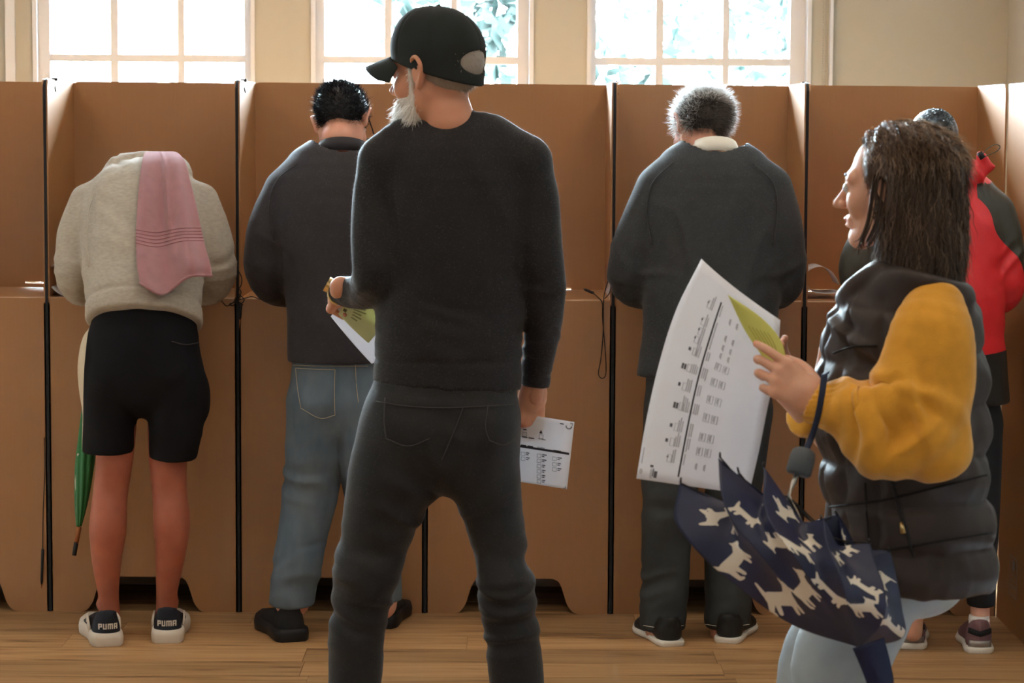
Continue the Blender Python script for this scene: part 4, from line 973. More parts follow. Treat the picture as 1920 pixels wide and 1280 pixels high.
    for (hx, hy, tx, ty) in ((203, 1212, 172, 1166), (313, 1206, 326, 1160)):
        g, tt = G(hx, hy), G(tx, ty); fr = Frame(g, tt - g); u = shoe('running_shoe', fr, M['navy_mesh'], M['foam_white'], e, L=.295, wd=.054, hh=.088, sole_h=.042, chunky=1.08)
        bxs = block_word('PUMA', .0175); V = []; Fc = []; f = on_cloth(u, p); hm = wloc(u); sv = np.array([v.co for v in u.data.vertices]) + hm; sl = fr.inv(sv)
        for (a, b, c, d) in bxs:
            n = len(V)
            for (qx, qz) in ((a, b), (c, b), (c, d), (a, d)):
                k = np.where((np.abs(sl[:, 0] - qx) < .006) & (np.abs(sl[:, 2] - (.064 + qz)) < .006))[0]; yb = sl[k, 1].min() if len(k) else 0
                V += [fr(qx, yb - .0016, .064 + qz), fr(qx, yb + .001, .064 + qz)]
            Fc += [(n, n + 2, n + 4, n + 6), (n, n + 1, n + 3, n + 2), (n + 2, n + 3, n + 5, n + 4), (n + 4, n + 5, n + 7, n + 6), (n + 6, n + 7, n + 1, n)]
        mesh('heel_lettering', V, Fc, M['foam_white'], u)
        for x in (-1, 1):
            pts = [fr(x * .0475, .075, .040), fr(x * .049, .10, .058), fr(x * .046, .135, .066), fr(x * .045, .165, .056)]
            ribbon(pts, [fr.R[2]] * 4, [.012, .015, .013, .006], .005).build('side_flash', M['foam_white'], u, True)
    return e, p
t1 = _t.time(); man_grey, PG = build_grey(); man_polo, PP = build_polo(); man_shorts, PS = build_shorts(); print('men', _t.time() - t1)
# ------------------------------------------------------------------ person in the red jacket at the last booth
M['red_shell'] = attr_mix(attr_mix(mat('red_rain_shell', (.62, .016, .020), .45, .4, bump=.15, bscale=60, bdist=.004), 'olive', (.040, .036, .026)), 'lower', (.014, .013, .013))
M['black_cloth'] = mat('black_leggings', (.008, .008, .009), .8)
M['skin_d'] = skin('skin_light', (.58, .30, .20), (.64, .36, .26))
M['mauve_mesh'] = mat('mauve_shoe_mesh', (.18, .095, .105), .7, bump=.4, bscale=500)
M['silver'] = mat('silver_foil_midsole', (.30, .27, .26), .35, metal=.6)
M['sock'] = mat('white_sock', (.72, .70, .68), .9)
def build_red():
    p = PX(7.54); e = person(p(1772, 1215), 'dark-haired person in red jacket and black leggings at the far right booth')
    torso = [(1768, 345, .10, 70, 54), (1768, 385, .08, 112, 72), (1770, 430, .06, 118, 84), (1768, 500, .03, 112, 88), (1767, 570, 0, 110, 88), (1768, 650, 0, 116, 92), (1770, 760, 0, 124, 98)]
    ra = [(1866, 400, .07, 38), (1880, 455, .05, 38), (1885, 525, .03, 35), (1874, 556, .10, 31), (1830, 552, .30, 26), (1800, 548, .42, 23)]
    la = [(1668, 400, .07, 38), (1630, 460, .05, 42), (1612, 505, .05, 40), (1622, 542, .12, 34), (1670, 552, .30, 27), (1712, 548, .42, 23)]
    hood = [[(1725, 322, .08, 18), (1755, 312, .05, 24), (1790, 312, .05, 25), (1822, 318, .08, 20)], [(1795, 335, .0, 22), (1822, 330, .0, 20), (1838, 322, .0, 15), (1846, 306, .0, 11), (1838, 293, .0, 10)], [(1838, 300, .0, 9), (1850, 312, .0, 8), (1862, 312, .0, 5)]]
    ja = [('u', p.tube(torso), 0), ('u', p.tube(la), .03), ('u', p.tube(ra), .03)] + [('u', p.tube(h), .012) for h in hood] + [('i', Plane(p(1770, 752), (-.02, 0, -1)), 0)]
    def disp(V):
        d = folds(V, p(1885, 510, 0), (.08, .2, .10), (-.5, 0, 1), 26, .008, 1) + folds(V, p(1830, 480, -.08), (.10, .2, .18), (1, 0, .3), 16, .006, 2) + folds(V, p(1815, 318, 0), (.1, .2, .06), (1, 0, .4), 45, .006, 3)
        return d + folds(V, p(1840, 600, -.08), (.12, .2, .12), (.3, 0, 1), 16, .006, 4)
    a0, a1 = p(1822, 335)[[0, 2]], p(1915, 480)[[0, 2]]; nv = np.array([-(a1 - a0)[1], (a1 - a0)[0]]); nv = nv / np.linalg.norm(nv)
    def olive(V):
        s1 = (V[:, [0, 2]] - a0) @ nv + .010 * np.sin(V[:, 2] * 40); s1 = np.where((V[:, 0] > a0[0] + .012) & (V[:, 2] < p(0, 345)[2] + .02), s1 + .022, -1)
        s2 = p(1640, 500)[0] - V[:, 0]; return np.maximum(s1, s2)
    j = cloth('rain_jacket', ja, .0075, M['red_shell'], e, disp, attrs={'olive': olive, 'lower': lambda V: p(0, 648)[2] - V[:, 2] + .10 * np.maximum(0, V[:, 0] - p(1850, 0)[0])})
    lp = [p(1840, 294, -.03), p(1850, 280, -.03), p(1866, 271, -.03), p(1875, 275, -.03), p(1868, 284, -.03), p(1850, 292, -.03), p(1842, 296, -.03)]
    MB().tube(crom(np.array(lp), 5), .0018, 6).build('drawcord', mat('elastic_cord', (.10, .09, .07), .6), j, True)
    MB().tube([p(1836, 286, -.03), p(1843, 297, -.035)], [.010, .009], 8).build('cord_toggle', M['black'], j, True)
    hip = [(1770, 660, 0, 96, 76), (1770, 780, 0, 106, 88)]
    ll = [(1720, 800, 0, 58, 70), (1716, 930, 0, 44, 50), (1714, 1040, 0, 32, 38), (1712, 1145, .0, 25, 28)]
    rl = [(1822, 800, 0, 58, 70), (1832, 930, 0, 44, 50), (1838, 1040, 0, 32, 38), (1840, 1150, .0, 26, 28)]
    cloth('leggings', [('u', p.tube(hip), 0), ('u', p.tube(ll), .02), ('u', p.tube(rl), .02), ('i', Plane(p(1840, 1136), (0, 0, -1)), 0)], .008, M['black_cloth'], e)
    head = Frame(p(1748, 282, .20), np.array([-.12, .80, -.55]), (0, .55, 1), .97)
    neck = Tube([head(0, -.018, -.05), head(0, -.04, -.10), p(1765, 340, .10)], [.050, .052, .058])
    parts = [nets(head_ops(head, True, neck=neck), .005, 1), nets([('u', p.tube(torso[1:-2], off=-.025), 0), ('u', p.tube(la, off=-.015), .02), ('u', p.tube(ra, off=-.015), .02), ('u', p.tube(hip, off=-.012), .02), ('u', p.tube([r if i < 3 else (1712, 1185, .0, 22, 24) for i, r in enumerate(ll)], off=-.006), .02), ('u', p.tube([(1822, 800, 0, 50), (1832, 930, 0, 38), (1838, 1040, 0, 28), (1838, 1120, 0, 19), (1838, 1160, 0, 19), (1838, 1195, 0, 20)]), .02)], .011, 1)]
    h, _ = bare_hand(p, p(1712, 548, .42), p(1728, 548, .54), (0, 0, 1), 1); parts.append(h); h, _ = bare_hand(p, p(1800, 548, .42), p(1785, 548, .54), (0, 0, 1), -1); parts.append(h)
    mesh('body', *join(parts), M['skin_d'], e, True); face_bits(head, e, M['black_hair'], .7)
    hs = nets([('u', head.ball((0, -.022, .038), (.080, .101, .089)), 0), ('u', head.ball((0, -.12, .0), (.035, .03, .035)), .03), ('i', head.plane((0, .055, 0), (0, 1, -.6)), .01), ('i', head.plane((0, 0, -.055), (0, .5, -1)), .01)], .005, 1)
    st = strands(hs[0], vnorm(*hs), 2500, .016, lambda P, N: np.tile(head.R.T @ np.array([0, -1, -.25]), (len(P), 1)) - N * .3, .001, 2, .05, .0, 3)
    mesh('hair', *join([hs, st]), M['black_hair'], e, True)
    for (hx, hy, tx, ty) in ((1711, 1217, 1706, 1172), (1837, 1225, 1814, 1178)):
        g, tt = G(hx, hy), G(tx, ty); fr = Frame(g, tt - g); u = shoe('running_shoe', fr, M['mauve_mesh'], M['rubber_white'], e, L=.265, wd=.050, hh=.082, sole_h=.020, chunky=1.05)
        sv = fr.inv(np.array([v.co for v in u.data.vertices]) + wloc(u))
        def heel(x, z):
            k = np.where((np.abs(sv[:, 0] - x) < .007) & (np.abs(sv[:, 2] - z) < .007))[0]; return fr(x, (sv[k, 1].min() if len(k) else .02) - .0012, z)
        for (z, hw, m_, nm) in ((.030, .010, M['silver'], 'silver_midsole'), (.062, .008, M['black_cloth'], 'heel_band')):
            ribbon([heel(x, z + (abs(x) * .25 if nm == 'heel_band' else 0)) for x in np.linspace(-.034, .034, 11)], [fr.R[2]] * 11, hw, .005).build(nm, m_, u, True)
        ribbon([heel(0, .065), fr(0, -.004, .080), fr(0, -.002, .100)], [fr.R[0]] * 3, .006, .003).build('pull_tab', M['mauve_mesh'], u, True)
        MB().tube([fr(0, .045, .06), fr(0, .043, .10), fr(0, .042, .112)], [.030, .033, .031], 16).build('sock', M['sock'], u, True)
    return e, p
# ------------------------------------------------------------------ woman in the padded vest
M['vest'] = mat('dark_puffer_nylon', (.038, .028, .026), .55, .28, bump=.12, bscale=45, bdist=.004, var=.15, vscale=12)
M['mustard'] = mat('mustard_wool', (.66, .31, .035), .9, .2, bump=.6, bscale=500, sheen=.35, var=.10, vscale=25)
M['light_denim'] = mat('light_blue_denim', (.30, .36, .41), .8, .25, bump=.3, bscale=600, col2=(.40, .46, .50), vscale=8)
M['brown_hair'] = hair_mat('dark_brown_hair', (.082, .048, .029), .3, .4)
M['brown_hair_hi'] = hair_mat('lit_brown_hair', (.30, .19, .115), .4, .4)  # paler copy of the hair brown: light on the crown put into colour
M['lip'] = mat('lips', (.50, .16, .14), .4)
def build_woman():
    p = PX(4.69); e = person(p(1600, 1800), 'woman in mustard sweater and dark padded vest walking left with ballot papers')
    LY = (1, 0, 0)
    torso = [(1706, 528, 0, 88, 110), (1704, 565, 0, 118, 150), (1696, 640, 0, 143, 168), (1692, 720, 0, 156, 172), (1693, 820, 0, 154, 172), (1699, 920, 0, 152, 176), (1708, 1010, 0, 153, 178), (1713, 1110, 0, 152, 178)]
    collar = [(1672, 500, .0, 64, 78), (1662, 540, 0, 72, 84)]
    ve = [('u', p.tube(torso), 0), ('u', p.tube([(1668, 520, .0, 70, 80), (1655, 560, 0, 78, 86)]), .02),
          ('u', p.tube([(1790, 560, -.10, 40), (1740, 518, -.13, 44), (1672, 530, -.10, 36)]), .02), ('u', p.tube([(1790, 560, .10, 40), (1740, 518, .13, 44), (1672, 530, .10, 36)]), .02),
          ('i', Plane(p(1712, 1091), (-.05, 0, -1)), .01), ('i', Fn(lambda P: ((P - p(1668, 492)) @ U3((.25, 0, 1))).astype(np.float32)), .01),
          ('i', Plane(p(1612, 522), (-.61, 0, .79)), .012), ('u', p.tube([(1652, 500, -.085, 13), (1618, 522, -.075, 15), (1590, 548, -.05, 13), (1582, 562, .0, 12), (1590, 548, .05, 13), (1618, 522, .075, 15), (1652, 500, .085, 13)]), .012),
          ('s', Tube([p(1690, 400, 0), p(1660, 520, 0)], [.058, .056]), .008)]
    bands = [p(0, y)[2] for y in (560, 655, 750, 840, 925, 1012, 1100)]
    ax0 = p(1745, 640, -.20)
    def disp(V):
        zz = V[:, 2] - .06 * (V[:, 0] - p(1700, 0)[0]) + .012 * vnoise(V * 6, 3); d = np.zeros(len(V)); g = np.full(len(V), 9.0)
        for b in bands: g = np.minimum(g, np.abs(zz - b))
        pf = np.clip(g / .038, 0, 1) ** .55
        ang = np.arctan2(V[:, 1] - 4.69, V[:, 0] - p(1700, 0)[0])
        for a in (-2.45, -1.95, 2.2, -3.0, 2.8): pf = np.minimum(pf, np.clip(np.abs(np.angle(np.exp(1j * (ang - a)))) * .15 / .022, 0, 1) ** .6)
        top = np.clip((p(0, 530)[2] - V[:, 2]) / .05, 0, 1)
        d = .017 * (pf - .75) * top
        d += .003 * vnoise(V * np.array([30, 30, 14]), 2) * top + .004 * ridge(V * np.array([24, 24, 10]), 6) * top + .006 * ridge(V * np.array([9, 9, 16]), 9) * top
        d += folds(V, p(1590, 650, -.1), (.06, .15, .14), (1, 0, .5), 26, .008, 12)
        return d
    v = cloth('padded_vest', ve, .006, M['vest'], e, disp); f = on_cloth(v, p)
    zp = [f(*q) for q in crom(np.array([(1668, 888), (1682, 940), (1698, 990), (1712, 1042)], float), 5)]
    MB().tube(zp, .0035, 6).build('pocket_zip', M['black'], v, True)
    MB().tube([f(1690, 978), f(1694, 1000)], [.004, .006], 8).build('zip_pull', mat('brass', (.6, .45, .22), .35, metal=1), v, True)
    for pts in ([(1556, 950), (1640, 940), (1710, 925), (1790, 905), (1850, 890)], [(1566, 1036), (1650, 1032), (1720, 1022), (1800, 1008), (1860, 998)], [(1622, 905), (1628, 1000), (1640, 1080)], [(1552, 762), (1600, 766), (1640, 762)], [(1562, 662), (1600, 650), (1645, 648)]):
        stitch(v, f, pts, M['black_cloth'], .0022, 'quilting_seam')
    # sleeve nearer the camera
    la = [(1752, 570, -.15, 58, 50), (1745, 625, -.19, 82, 62), (1739, 700, -.205, 92, 66), (1730, 780, -.21, 88, 66), (1718, 822, -.21, 74, 62), (1665, 812, -.20, 72, 60), (1610, 778, -.185, 62, 54), (1572, 762, -.17, 55, 48), (1545, 757, -.16, 51, 42), (1522, 752, -.15, 49, 40)]
    P0, P1 = p(1718, 822, -.21), p(1545, 757, -.16); fd = U3(P1 - P0); wr = p(1523, 752, -.15)
    rg = [[(1588, 742, -.225, 5), (1604, 775, -.232, 9), (1606, 815, -.225, 8), (1596, 838, -.21, 4)], [(1622, 735, -.235, 5), (1640, 775, -.252, 11), (1650, 830, -.248, 11), (1642, 868, -.23, 5)], [(1640, 742, -.245, 6), (1676, 778, -.266, 11), (1702, 826, -.264, 12), (1706, 868, -.245, 6)],
          [(1650, 735, -.25, 6), (1704, 766, -.272, 11), (1748, 814, -.268, 12), (1768, 858, -.25, 6)], [(1690, 730, -.268, 5), (1740, 740, -.274, 10), (1790, 770, -.255, 10), (1806, 800, -.235, 5)]]
    sl = [('u', p.tube(la), 0)] + [('u', p.tube(r_), .022) for r_ in rg] + [ ('u', Ball(p(1765, 845, -.21), [.052, .05, .045]), .05), ('i', Plane(wr + fd * .004, fd + np.array([0, 0, .12])), .004)]
    cu0 = p(1570, 764, -.165)
    def ds(V):
        d = folds(V, p(1650, 780, -.22), (.06, .15, .09), (1, 0, .25), 26, .022, 3) + folds(V, p(1700, 820, -.24), (.10, .15, .07), (.8, 0, -.6), 18, .020, 4)
        d += folds(V, p(1760, 640, -.24), (.10, .15, .14), (.9, 0, .25), 11, .008, 5) + folds(V, p(1600, 800, -.2), (.05, .12, .06), (1, 0, -.4), 34, .014, 6)
        t = (V - cu0) @ fd; cf = np.clip(t / .012, 0, 1) * (V[:, 0] < p(1590, 0)[0])
        q = V - cu0; up = q[:, 2] + .0; d += cf * (.0022 * np.sin(up * 620 + q[:, 1] * 80) - .004)
        return d
    s_ = cloth('sweater_sleeve', sl, .005, M['mustard'], e, ds); tag(s_, 'mustard wool sleeve with ribbed cuff')
    ra = [(1745, 570, .15, 58), (1730, 640, .19, 72), (1715, 740, .20, 72), (1690, 812, .20, 62), (1610, 800, .15, 50), (1540, 788, .10, 42), (1500, 775, .06, 36)]
    w2 = p(1502, 776, .06); fd2 = U3(p(1500, 775, .06) - p(1540, 788, .10))
    cloth('sweater_sleeve', [('u', p.tube(ra), 0), ('i', Plane(w2, fd2), .004)], .006, M['mustard'], e, lambda V: folds(V, p(1560, 795, .1), (.08, .1, .06), (1, 0, 0), 40, .007, 3))
    # jeans, legs in mid-stride
    nl = [(1690, 1040, -.07, 82, 78), (1620, 1150, -.085, 84, 82), (1582, 1230, -.09, 90, 84), (1572, 1300, -.09, 86, 80), (1552, 1450, -.085, 68, 66), (1580, 1600, -.08, 58, 58), (1625, 1795, -.08, 44, 46)]
    fl_ = [(1690, 1040, .07, 82, 78), (1602, 1150, .085, 82, 82), (1548, 1230, .09, 82, 84), (1530, 1300, .09, 78, 78), (1480, 1450, .09, 64, 64), (1455, 1600, .085, 54, 56), (1440, 1795, .08, 42, 46)]
    cloth('jeans', [('u', p.tube([(1715, 960, 0, 105, 130), (1715, 1050, 0, 108, 132)]), 0), ('u', p.tube(nl), .03), ('u', p.tube(fl_), .02), ('i', Plane((0, 0, .05), (0, 0, -1)), 0)], .007, M['light_denim'], e,
          lambda V: folds(V, p(1600, 1220, -.1), (.2, .2, .14), (.5, 0, 1), 16, .006, 2))
    for (hx, Y) in ((1640, 4.61), (1452, 4.77)):
        g = W(hx, 1800, Y); g[2] = 0; shoe('shoe', Frame(g + np.array([.05, 0, 0]), (-1, .1, 0)), M['black_cloth'], M['rubber_white'], e, L=.25, wd=.046)
    # head and hands
    head = Frame(p(1670, 352, .0), np.array([-.90, .42, -.03]), (0, 0, 1), .95)
    neck = Tube([head(0, -.018, -.05), head(0, -.035, -.11), p(1690, 545, 0)], [.050, .050, .060])
    parts = [nets(head_ops(head, True, neck=neck), .003, 1), nets([('u', p.tube(torso[1:-3], off=-.035), 0), ('u', p.tube(la[:9], off=-.022), .02), ('u', p.tube(ra, off=-.016), .02), ('u', p.tube(nl, off=-.012), .02), ('u', p.tube(fl_, off=-.012), .02)], .014, 1)]
    hl = Frame(p(1535, 752, -.15), U3(p(1464, 708, -.13) - p(1535, 752, -.15)), (.05, -1, .12), .96)
    parts.append(nets(hand_ops(hl, 1, ((6, 22, 20), (22, 42, 30), (30, 50, 35), (36, 54, 35)), ((.42, .7, -.55), (-.1, .9, -.3)), spread=.04) + [('u', Tube([hl(0, -.07, 0), hl(0, 0, -.003), hl(0, .03, -.003)], [.026, .026, .026]), .015)], .0025, 1))
    hr = Frame(p(1512, 770, .07), U3(p(1462, 700, .05) - p(1512, 770, .07)), (-.30, .75, -.15), .96)
    parts.append(nets(hand_ops(hr, -1, ((10, 25, 20), (18, 30, 25), (24, 34, 28), (30, 36, 30)), ((1.0, .55, -.1), (.9, .8, .1)), spread=.06) + [('u', Tube([hr(0, -.07, 0), hr(0, 0, -.003), hr(0, .03, -.003)], [.025, .025, .025]), .015)], .003, 1))
    mesh('body', *join(parts), M['skin_d'], e, True); face_bits(head, e, M['brown_hair'], .6, .0768)
    MB().tube([head(-.020, .0815, -.0615), head(-.008, .0925, -.0600), head(.008, .0925, -.0600), head(.020, .0815, -.0615)], [.002, .0034, .0034, .002], 8).build('upper_lip', M['lip'], e, True)
    MB().tube([head(-.018, .081, -.0725), head(0, .0912, -.0730), head(.018, .081, -.0725)], [.002, .0036, .002], 8).build('lower_lip', M['lip'], e, True)
    # bob
    ho = [('u', head.ball((0, -.030, .034), (.094, .112, .098)), 0), ('u', head.tube([(0, -.045, .02), (0, -.058, -.06), (0, -.062, -.150)], [.098, .100, .088], [.088, .090, .078]), .03),
          ('i', Fn(lambda P: (lambda q: q[:, 1] - (.034 + .25 * np.maximum(q[:, 2] - .05, -.12) - .10 * np.minimum(q[:, 2] + .02, 0)) - .0 * q[:, 0])(head.inv(P).astype(np.float32))), .012),
          ('s', head.ball((0, .10, -.03), (.072, .082, .115)), .012), ('s', head.ball((-.06, .092, -.030), (.085, .078, .062)), .012), ('s', head.ball((-.102, -.004, -.004), (.036, .022, .033)), .006), ('i', head.plane((0, 0, -.148), (0, .10, -1)), .01)]
    def dh(V):
        q = head.inv(V); a = np.arctan2(q[:, 0], -q[:, 1] + .02)
        return .008 * vnoise(np.stack([a * 7 + .8 * np.sin(q[:, 2] * 35), q[:, 2] * 5, a * 0], 1), 4) + .0025 * vnoise(np.stack([a * 30, q[:, 2] * 9, a * 0], 1), 5)
    V, Q = nets(ho, .004, 2); V = V + vnorm(V, Q) * dh(V)[:, None]; N = vnorm(V, Q); q = head.inv(V)
    def fl(P, N_):
        k = head.inv(P); dz = np.clip((k[:, 2] - .02) / .09, 0, 1)[:, None]
        side = np.stack([np.sign(k[:, 0] + .01) * dz[:, 0], -.5 * dz[:, 0] + .05, -1 + .6 * dz[:, 0]], 1); return side @ head.R
    hl_ = lambda L0: (lambda P: np.where((head.inv(P)[:, 1] > -.005) & (head.inv(P)[:, 2] > -.06), .022, L0))
    clear = ~((np.abs(q[:, 1] + .006) < .027) & (q[:, 2] > -.035) & (q[:, 2] < .062) & (q[:, 0] < 0))
    s1 = strands(V, N, 10000, hl_(.060), fl, .0010, 3, .10, .06, 7, .03, sink=.001, wave=.003, mask=clear)
    mesh('hair', *join([(V, Q), s1]), M['brown_hair'], e, True)
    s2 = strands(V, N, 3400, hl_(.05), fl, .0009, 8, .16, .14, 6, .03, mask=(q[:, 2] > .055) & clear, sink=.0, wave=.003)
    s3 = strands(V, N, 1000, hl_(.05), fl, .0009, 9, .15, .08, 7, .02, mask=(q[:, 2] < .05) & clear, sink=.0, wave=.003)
    lk = MB(); rr = random.Random(3)
    for k in range(16):
        ox, oz, dd = rr.uniform(-4, 26), rr.uniform(-4, 8), rr.uniform(-.006, .006)
        lk.tube(crom(np.array([p(1640 + ox, 325 + oz, -.078 + dd), p(1634 + ox, 375 + oz, -.082 + dd), p(1626 + ox * .9, 420 + oz, -.080 + dd), p(1614 + ox * .8, 450 + oz, -.074 + dd), p(1604 + ox * .8 + rr.uniform(-6, 14), 466 + oz + rr.uniform(-14, 8), -.066 + dd)]), 4), [.0014] * 14 + [.001, .0008, .0004], 5)
    o = lk.build('front_locks', M['brown_hair'], e, True); o['kind'] = 'stuff'
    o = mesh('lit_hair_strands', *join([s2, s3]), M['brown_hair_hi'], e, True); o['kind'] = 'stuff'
    return e, p, hl, hr
t1 = _t.time(); red_person, PR = build_red(); woman, PWm, HL, HR = build_woman(); print('women', _t.time() - t1)
# ------------------------------------------------------------------ papers
class Sheet:
    """a paper sheet ruled between two edge curves, with its own curl; (u, v) run across and down"""
    def __init__(s, p, Lp, Rp, bulge=0.0, n=24):
        s.L = crom(np.array([p(*q) for q in Lp]), 12); s.R = crom(np.array([p(*q) for q in Rp]), 12); s.b = bulge
        a = s.L[-1] - s.L[0]; c = s.R[0] - s.L[0]; s.N = U3(np.cross(a, c)); s.N = s.N if np.dot(s.N, CAM - s.L[0]) > 0 else -s.N
    def at(s, u, v, off=0.0):
        def ev(C): t = v * (len(C) - 1); i = min(int(t), len(C) - 2); return C[i] + (C[i + 1] - C[i]) * (t - i)
        return ev(s.L) * (1 - u) + ev(s.R) * u + s.N * (s.b * 4 * u * (1 - u) + off)
    def build(s, name, m, label, group=None, nu=14, nv=22, th=.0005):
        V = [s.at(i / nu, k / nv, o) for o in (0, -th) for i in range(nu + 1) for k in range(nv + 1)]; n1 = (nu + 1) * (nv + 1); q = lambda i, k: i * (nv + 1) + k
        Fc = [(q(i, k), q(i + 1, k), q(i + 1, k + 1), q(i, k + 1)) for i in range(nu) for k in range(nv)]; Fc += [tuple(n1 + a for a in f[::-1]) for f in Fc]
        bd = [q(0, k) for k in range(nv)] + [q(i, nv) for i in range(nu)] + [q(nu, k) for k in range(nv, 0, -1)] + [q(i, 0) for i in range(nu, 0, -1)]
        Fc += [(bd[i], bd[(i + 1) % len(bd)], n1 + bd[(i + 1) % len(bd)], n1 + bd[i]) for i in range(len(bd))]
        s.o = mesh(name, V, Fc, m, None, True); tag(s.o, label, 'ballot paper', group); return s.o
    def marks(s, rects, m, name='printing', polys=()):
        mb = MB()
        for (u0, v0, u1, v1) in rects:
            n = max(1, int(max(abs(u1 - u0), abs(v1 - v0)) * 24)); along_v = abs(v1 - v0) > abs(u1 - u0); V = []
            for i in range(n + 1):
                t = i / n
                for o in (.0009, -.0001):
                    if along_v: V += [s.at(u0, v0 + (v1 - v0) * t, o), s.at(u1, v0 + (v1 - v0) * t, o)]
                    else: V += [s.at(u0 + (u1 - u0) * t, v0, o), s.at(u0 + (u1 - u0) * t, v1, o)]
            Fc = []
            for i in range(n):
                a, b = i * 4, i * 4 + 4; Fc += [(a, a + 1, b + 1, b), (a + 2, b + 2, b + 3, a + 3), (a, b, b + 2, a + 2), (a + 1, a + 3, b + 3, b + 1)]
            Fc += [(0, 2, 3, 1), (n * 4, n * 4 + 1, n * 4 + 3, n * 4 + 2)]; mb.add(V, Fc)
        for uv in polys:
            k = len(uv); mb.add([s.at(u, v, .0009) for u, v in uv] + [s.at(u, v, -.0001) for u, v in uv], [tuple(range(k)), tuple(range(2 * k - 1, k - 1, -1))] + [(i, i + k, (i + 1) % k + k, (i + 1) % k) for i in range(k)])
        o = mb.build(name, m, s.o); o['kind'] = 'stuff'; return o
    def text(s, txt, u, v, hu, hv, m, rot=False):
        """lettering laid on the sheet: hv = letter height in v, hu = u per same length"""
        V, Fc = text_mesh(txt, 1.0, .02); P = []
        for o in (.0009, -.0001):
            for x, y, _ in V:
                du, dv = (x * hu, -y * hv) if not rot else (y * hu, x * hv); P.append(s.at(u + du, v + dv, o))
        n = len(V); mesh('lettering', P, Fc + [tuple(i + n for i in f[::-1]) for f in Fc], m, s.o)
def frame_rects(u0, v0, u1, v1, tu, tv): return [(u0, v0, u1, v0 + tv), (u0, v1 - tv, u1, v1), (u0, v0, u0 + tu, v1), (u1 - tu, v0, u1, v1)]
rs = random.Random(11)
# large ballot held by the woman
S1 = Sheet(PWm, [(1315, 485, .14), (1268, 580, .15), (1236, 680, .15), (1211, 790, .14), (1193, 897, .13)], [(1463, 600, .0), (1456, 690, .0), (1440, 760, .01), (1424, 840, .03), (1404, 927, .05)], .02)
S1.build('ballot_paper', M['paper'], 'large white ballot sheet held up by the woman in the padded vest')
S1.marks([(.408, .10, .420, .965)], M['ink'], 'dividing_line')
dk, gr = [], []
for v, big in ((.13, 0), (.215, 0), (.265, 0), (.31, 0), (.37, 1), (.455, 2), (.545, 1), (.635, 2), (.73, 1), (.80, 1), (.875, 0)):
    u = .225 + rs.random() * .02
    if big == 2: dk += [(u, v, u + .018, v + .026), (u + .026, v, u + .044, v + .026)]
    elif big: dk.append((u + .01, v, u + .032, v + .016))
    else: dk.append((u + .05, v, u + .062, v + .010))
    gr += frame_rects(u + .055, v - .006, u + .095, v + .03, .003, .002)
    for k in range(2 + big): gr.append((.325 + k * .018, v - .01 - .03 * rs.random(), .333 + k * .018, v + .03))
    for k in range(1 + big): gr.append((.435 + k * .018, v - .02, .443 + k * .018, v + .025 + .02 * rs.random()))
    for c in range(2):
        uu = .53 + c * .07; gr += frame_rects(uu, v + .01, uu + .05, v + .05, .003, .002) if big else []
        gr += [(uu + .012, v + .015, uu + .017, v + .04), (uu + .022, v + .012, uu + .027, v + .045)]
dk += [(.18, .955, .21, .985), (.13, .93, .16, .94), (.165, .945, .172, .98)]
S1.marks(dk, mat('soft_black_ink', (.10, .10, .12), .7)); S1.marks(gr[:] + [(.14, .95, .145, .99), (.152, .95, .157, .99), (.03, .86, .036, .93)], mat('faint_grey_ink', (.48, .48, .52), .7), 'small_print', [[(.035 + .016 * math.cos(a), .965 + .012 * math.sin(a)) for a in np.linspace(0, 2 * math.pi, 12)[:-1]]])
S2 = Sheet(PWm, [(1365, 553, -.03), (1396, 618, -.035), (1432, 672, -.05)], [(1366, 553, -.03), (1428, 596, -.035), (1465, 640, -.045), (1478, 697, -.06)], .004)
S2.build('ballot_paper', M['green_paper'], 'small green ballot paper pinched in the woman\'s fingers')
S2.marks([(.2 + .1 * k, .45 + .02 * k, .215 + .1 * k, .8) for k in range(6)], mat('green_small_print', s2l(165, 160, 70), .8), 'small_print')
# ballot in the capped man's right hand
S3 = Sheet(PM, [(818, 753, .17), (812, 880, .18)], [(1077, 791, .10), (1063, 917, .11)], -.006)
S3.build('ballot_paper', M['paper'], 'white ballot paper hanging from the capped man\'s lowered hand')
def uv3(x, y): v = (y - (754 + .1376 * (x - 818))) / 126.5; return ((x - (818 - 6 * v)) / (259 - 8 * v), v)
def r3(x0, y0, x1, y1): a, b = uv3(x0, y0), uv3(x1, y1); return (a[0], a[1], b[0], b[1])
a, b = uv3(968, 828.4), uv3(1068, 842)
S3.marks([(.05, .46, b[0], .492)], M['ink'], 'dividing_line')
bx_, tx_ = [], []
def box3(x, y, w_=8, h_=7): u, v = uv3(x, y); return frame_rects(u, v, u + w_ / 259, v + h_ / 126, .0028, .0055)
for x, ys_ in ((977, (846, 855)), (1007, (849, 858.5, 868.5, 878, 887.5, 896.5)), (1036, (854, 864.5, 874))):
    for y in ys_:
        bx_ += box3(x, y); u, v = uv3(x + 9.5, y + 1); tx_ += [(u, v, u + (.022 + .012 * rs.random()), v + .013), (u, v + .026, u + .018, v + .037)]
bx_ += box3(980, 809, 8, 8) + box3(1011, 813, 8, 8)
u, v = uv3(1053.5, 792.5); tx_ += [(u - .014, v, u + .014, v + .014)]
u, v = uv3(984, 804); tx_ += [(u - .012, v, u + .012, v + .016)]
u, v = uv3(990, 819); tx_ += [(u - .045, v, u - .005, v + .014), (u + .004, v, u + .045, v + .014)]
u, v = uv3(988, 834); tx_ += [(u - .045, v, u - .005, v + .014), (u + .004, v, u + .045, v + .014)]
u, v = uv3(1045, 842.5); tx_ += [(u - .027, v, u + .027, v + .014)]
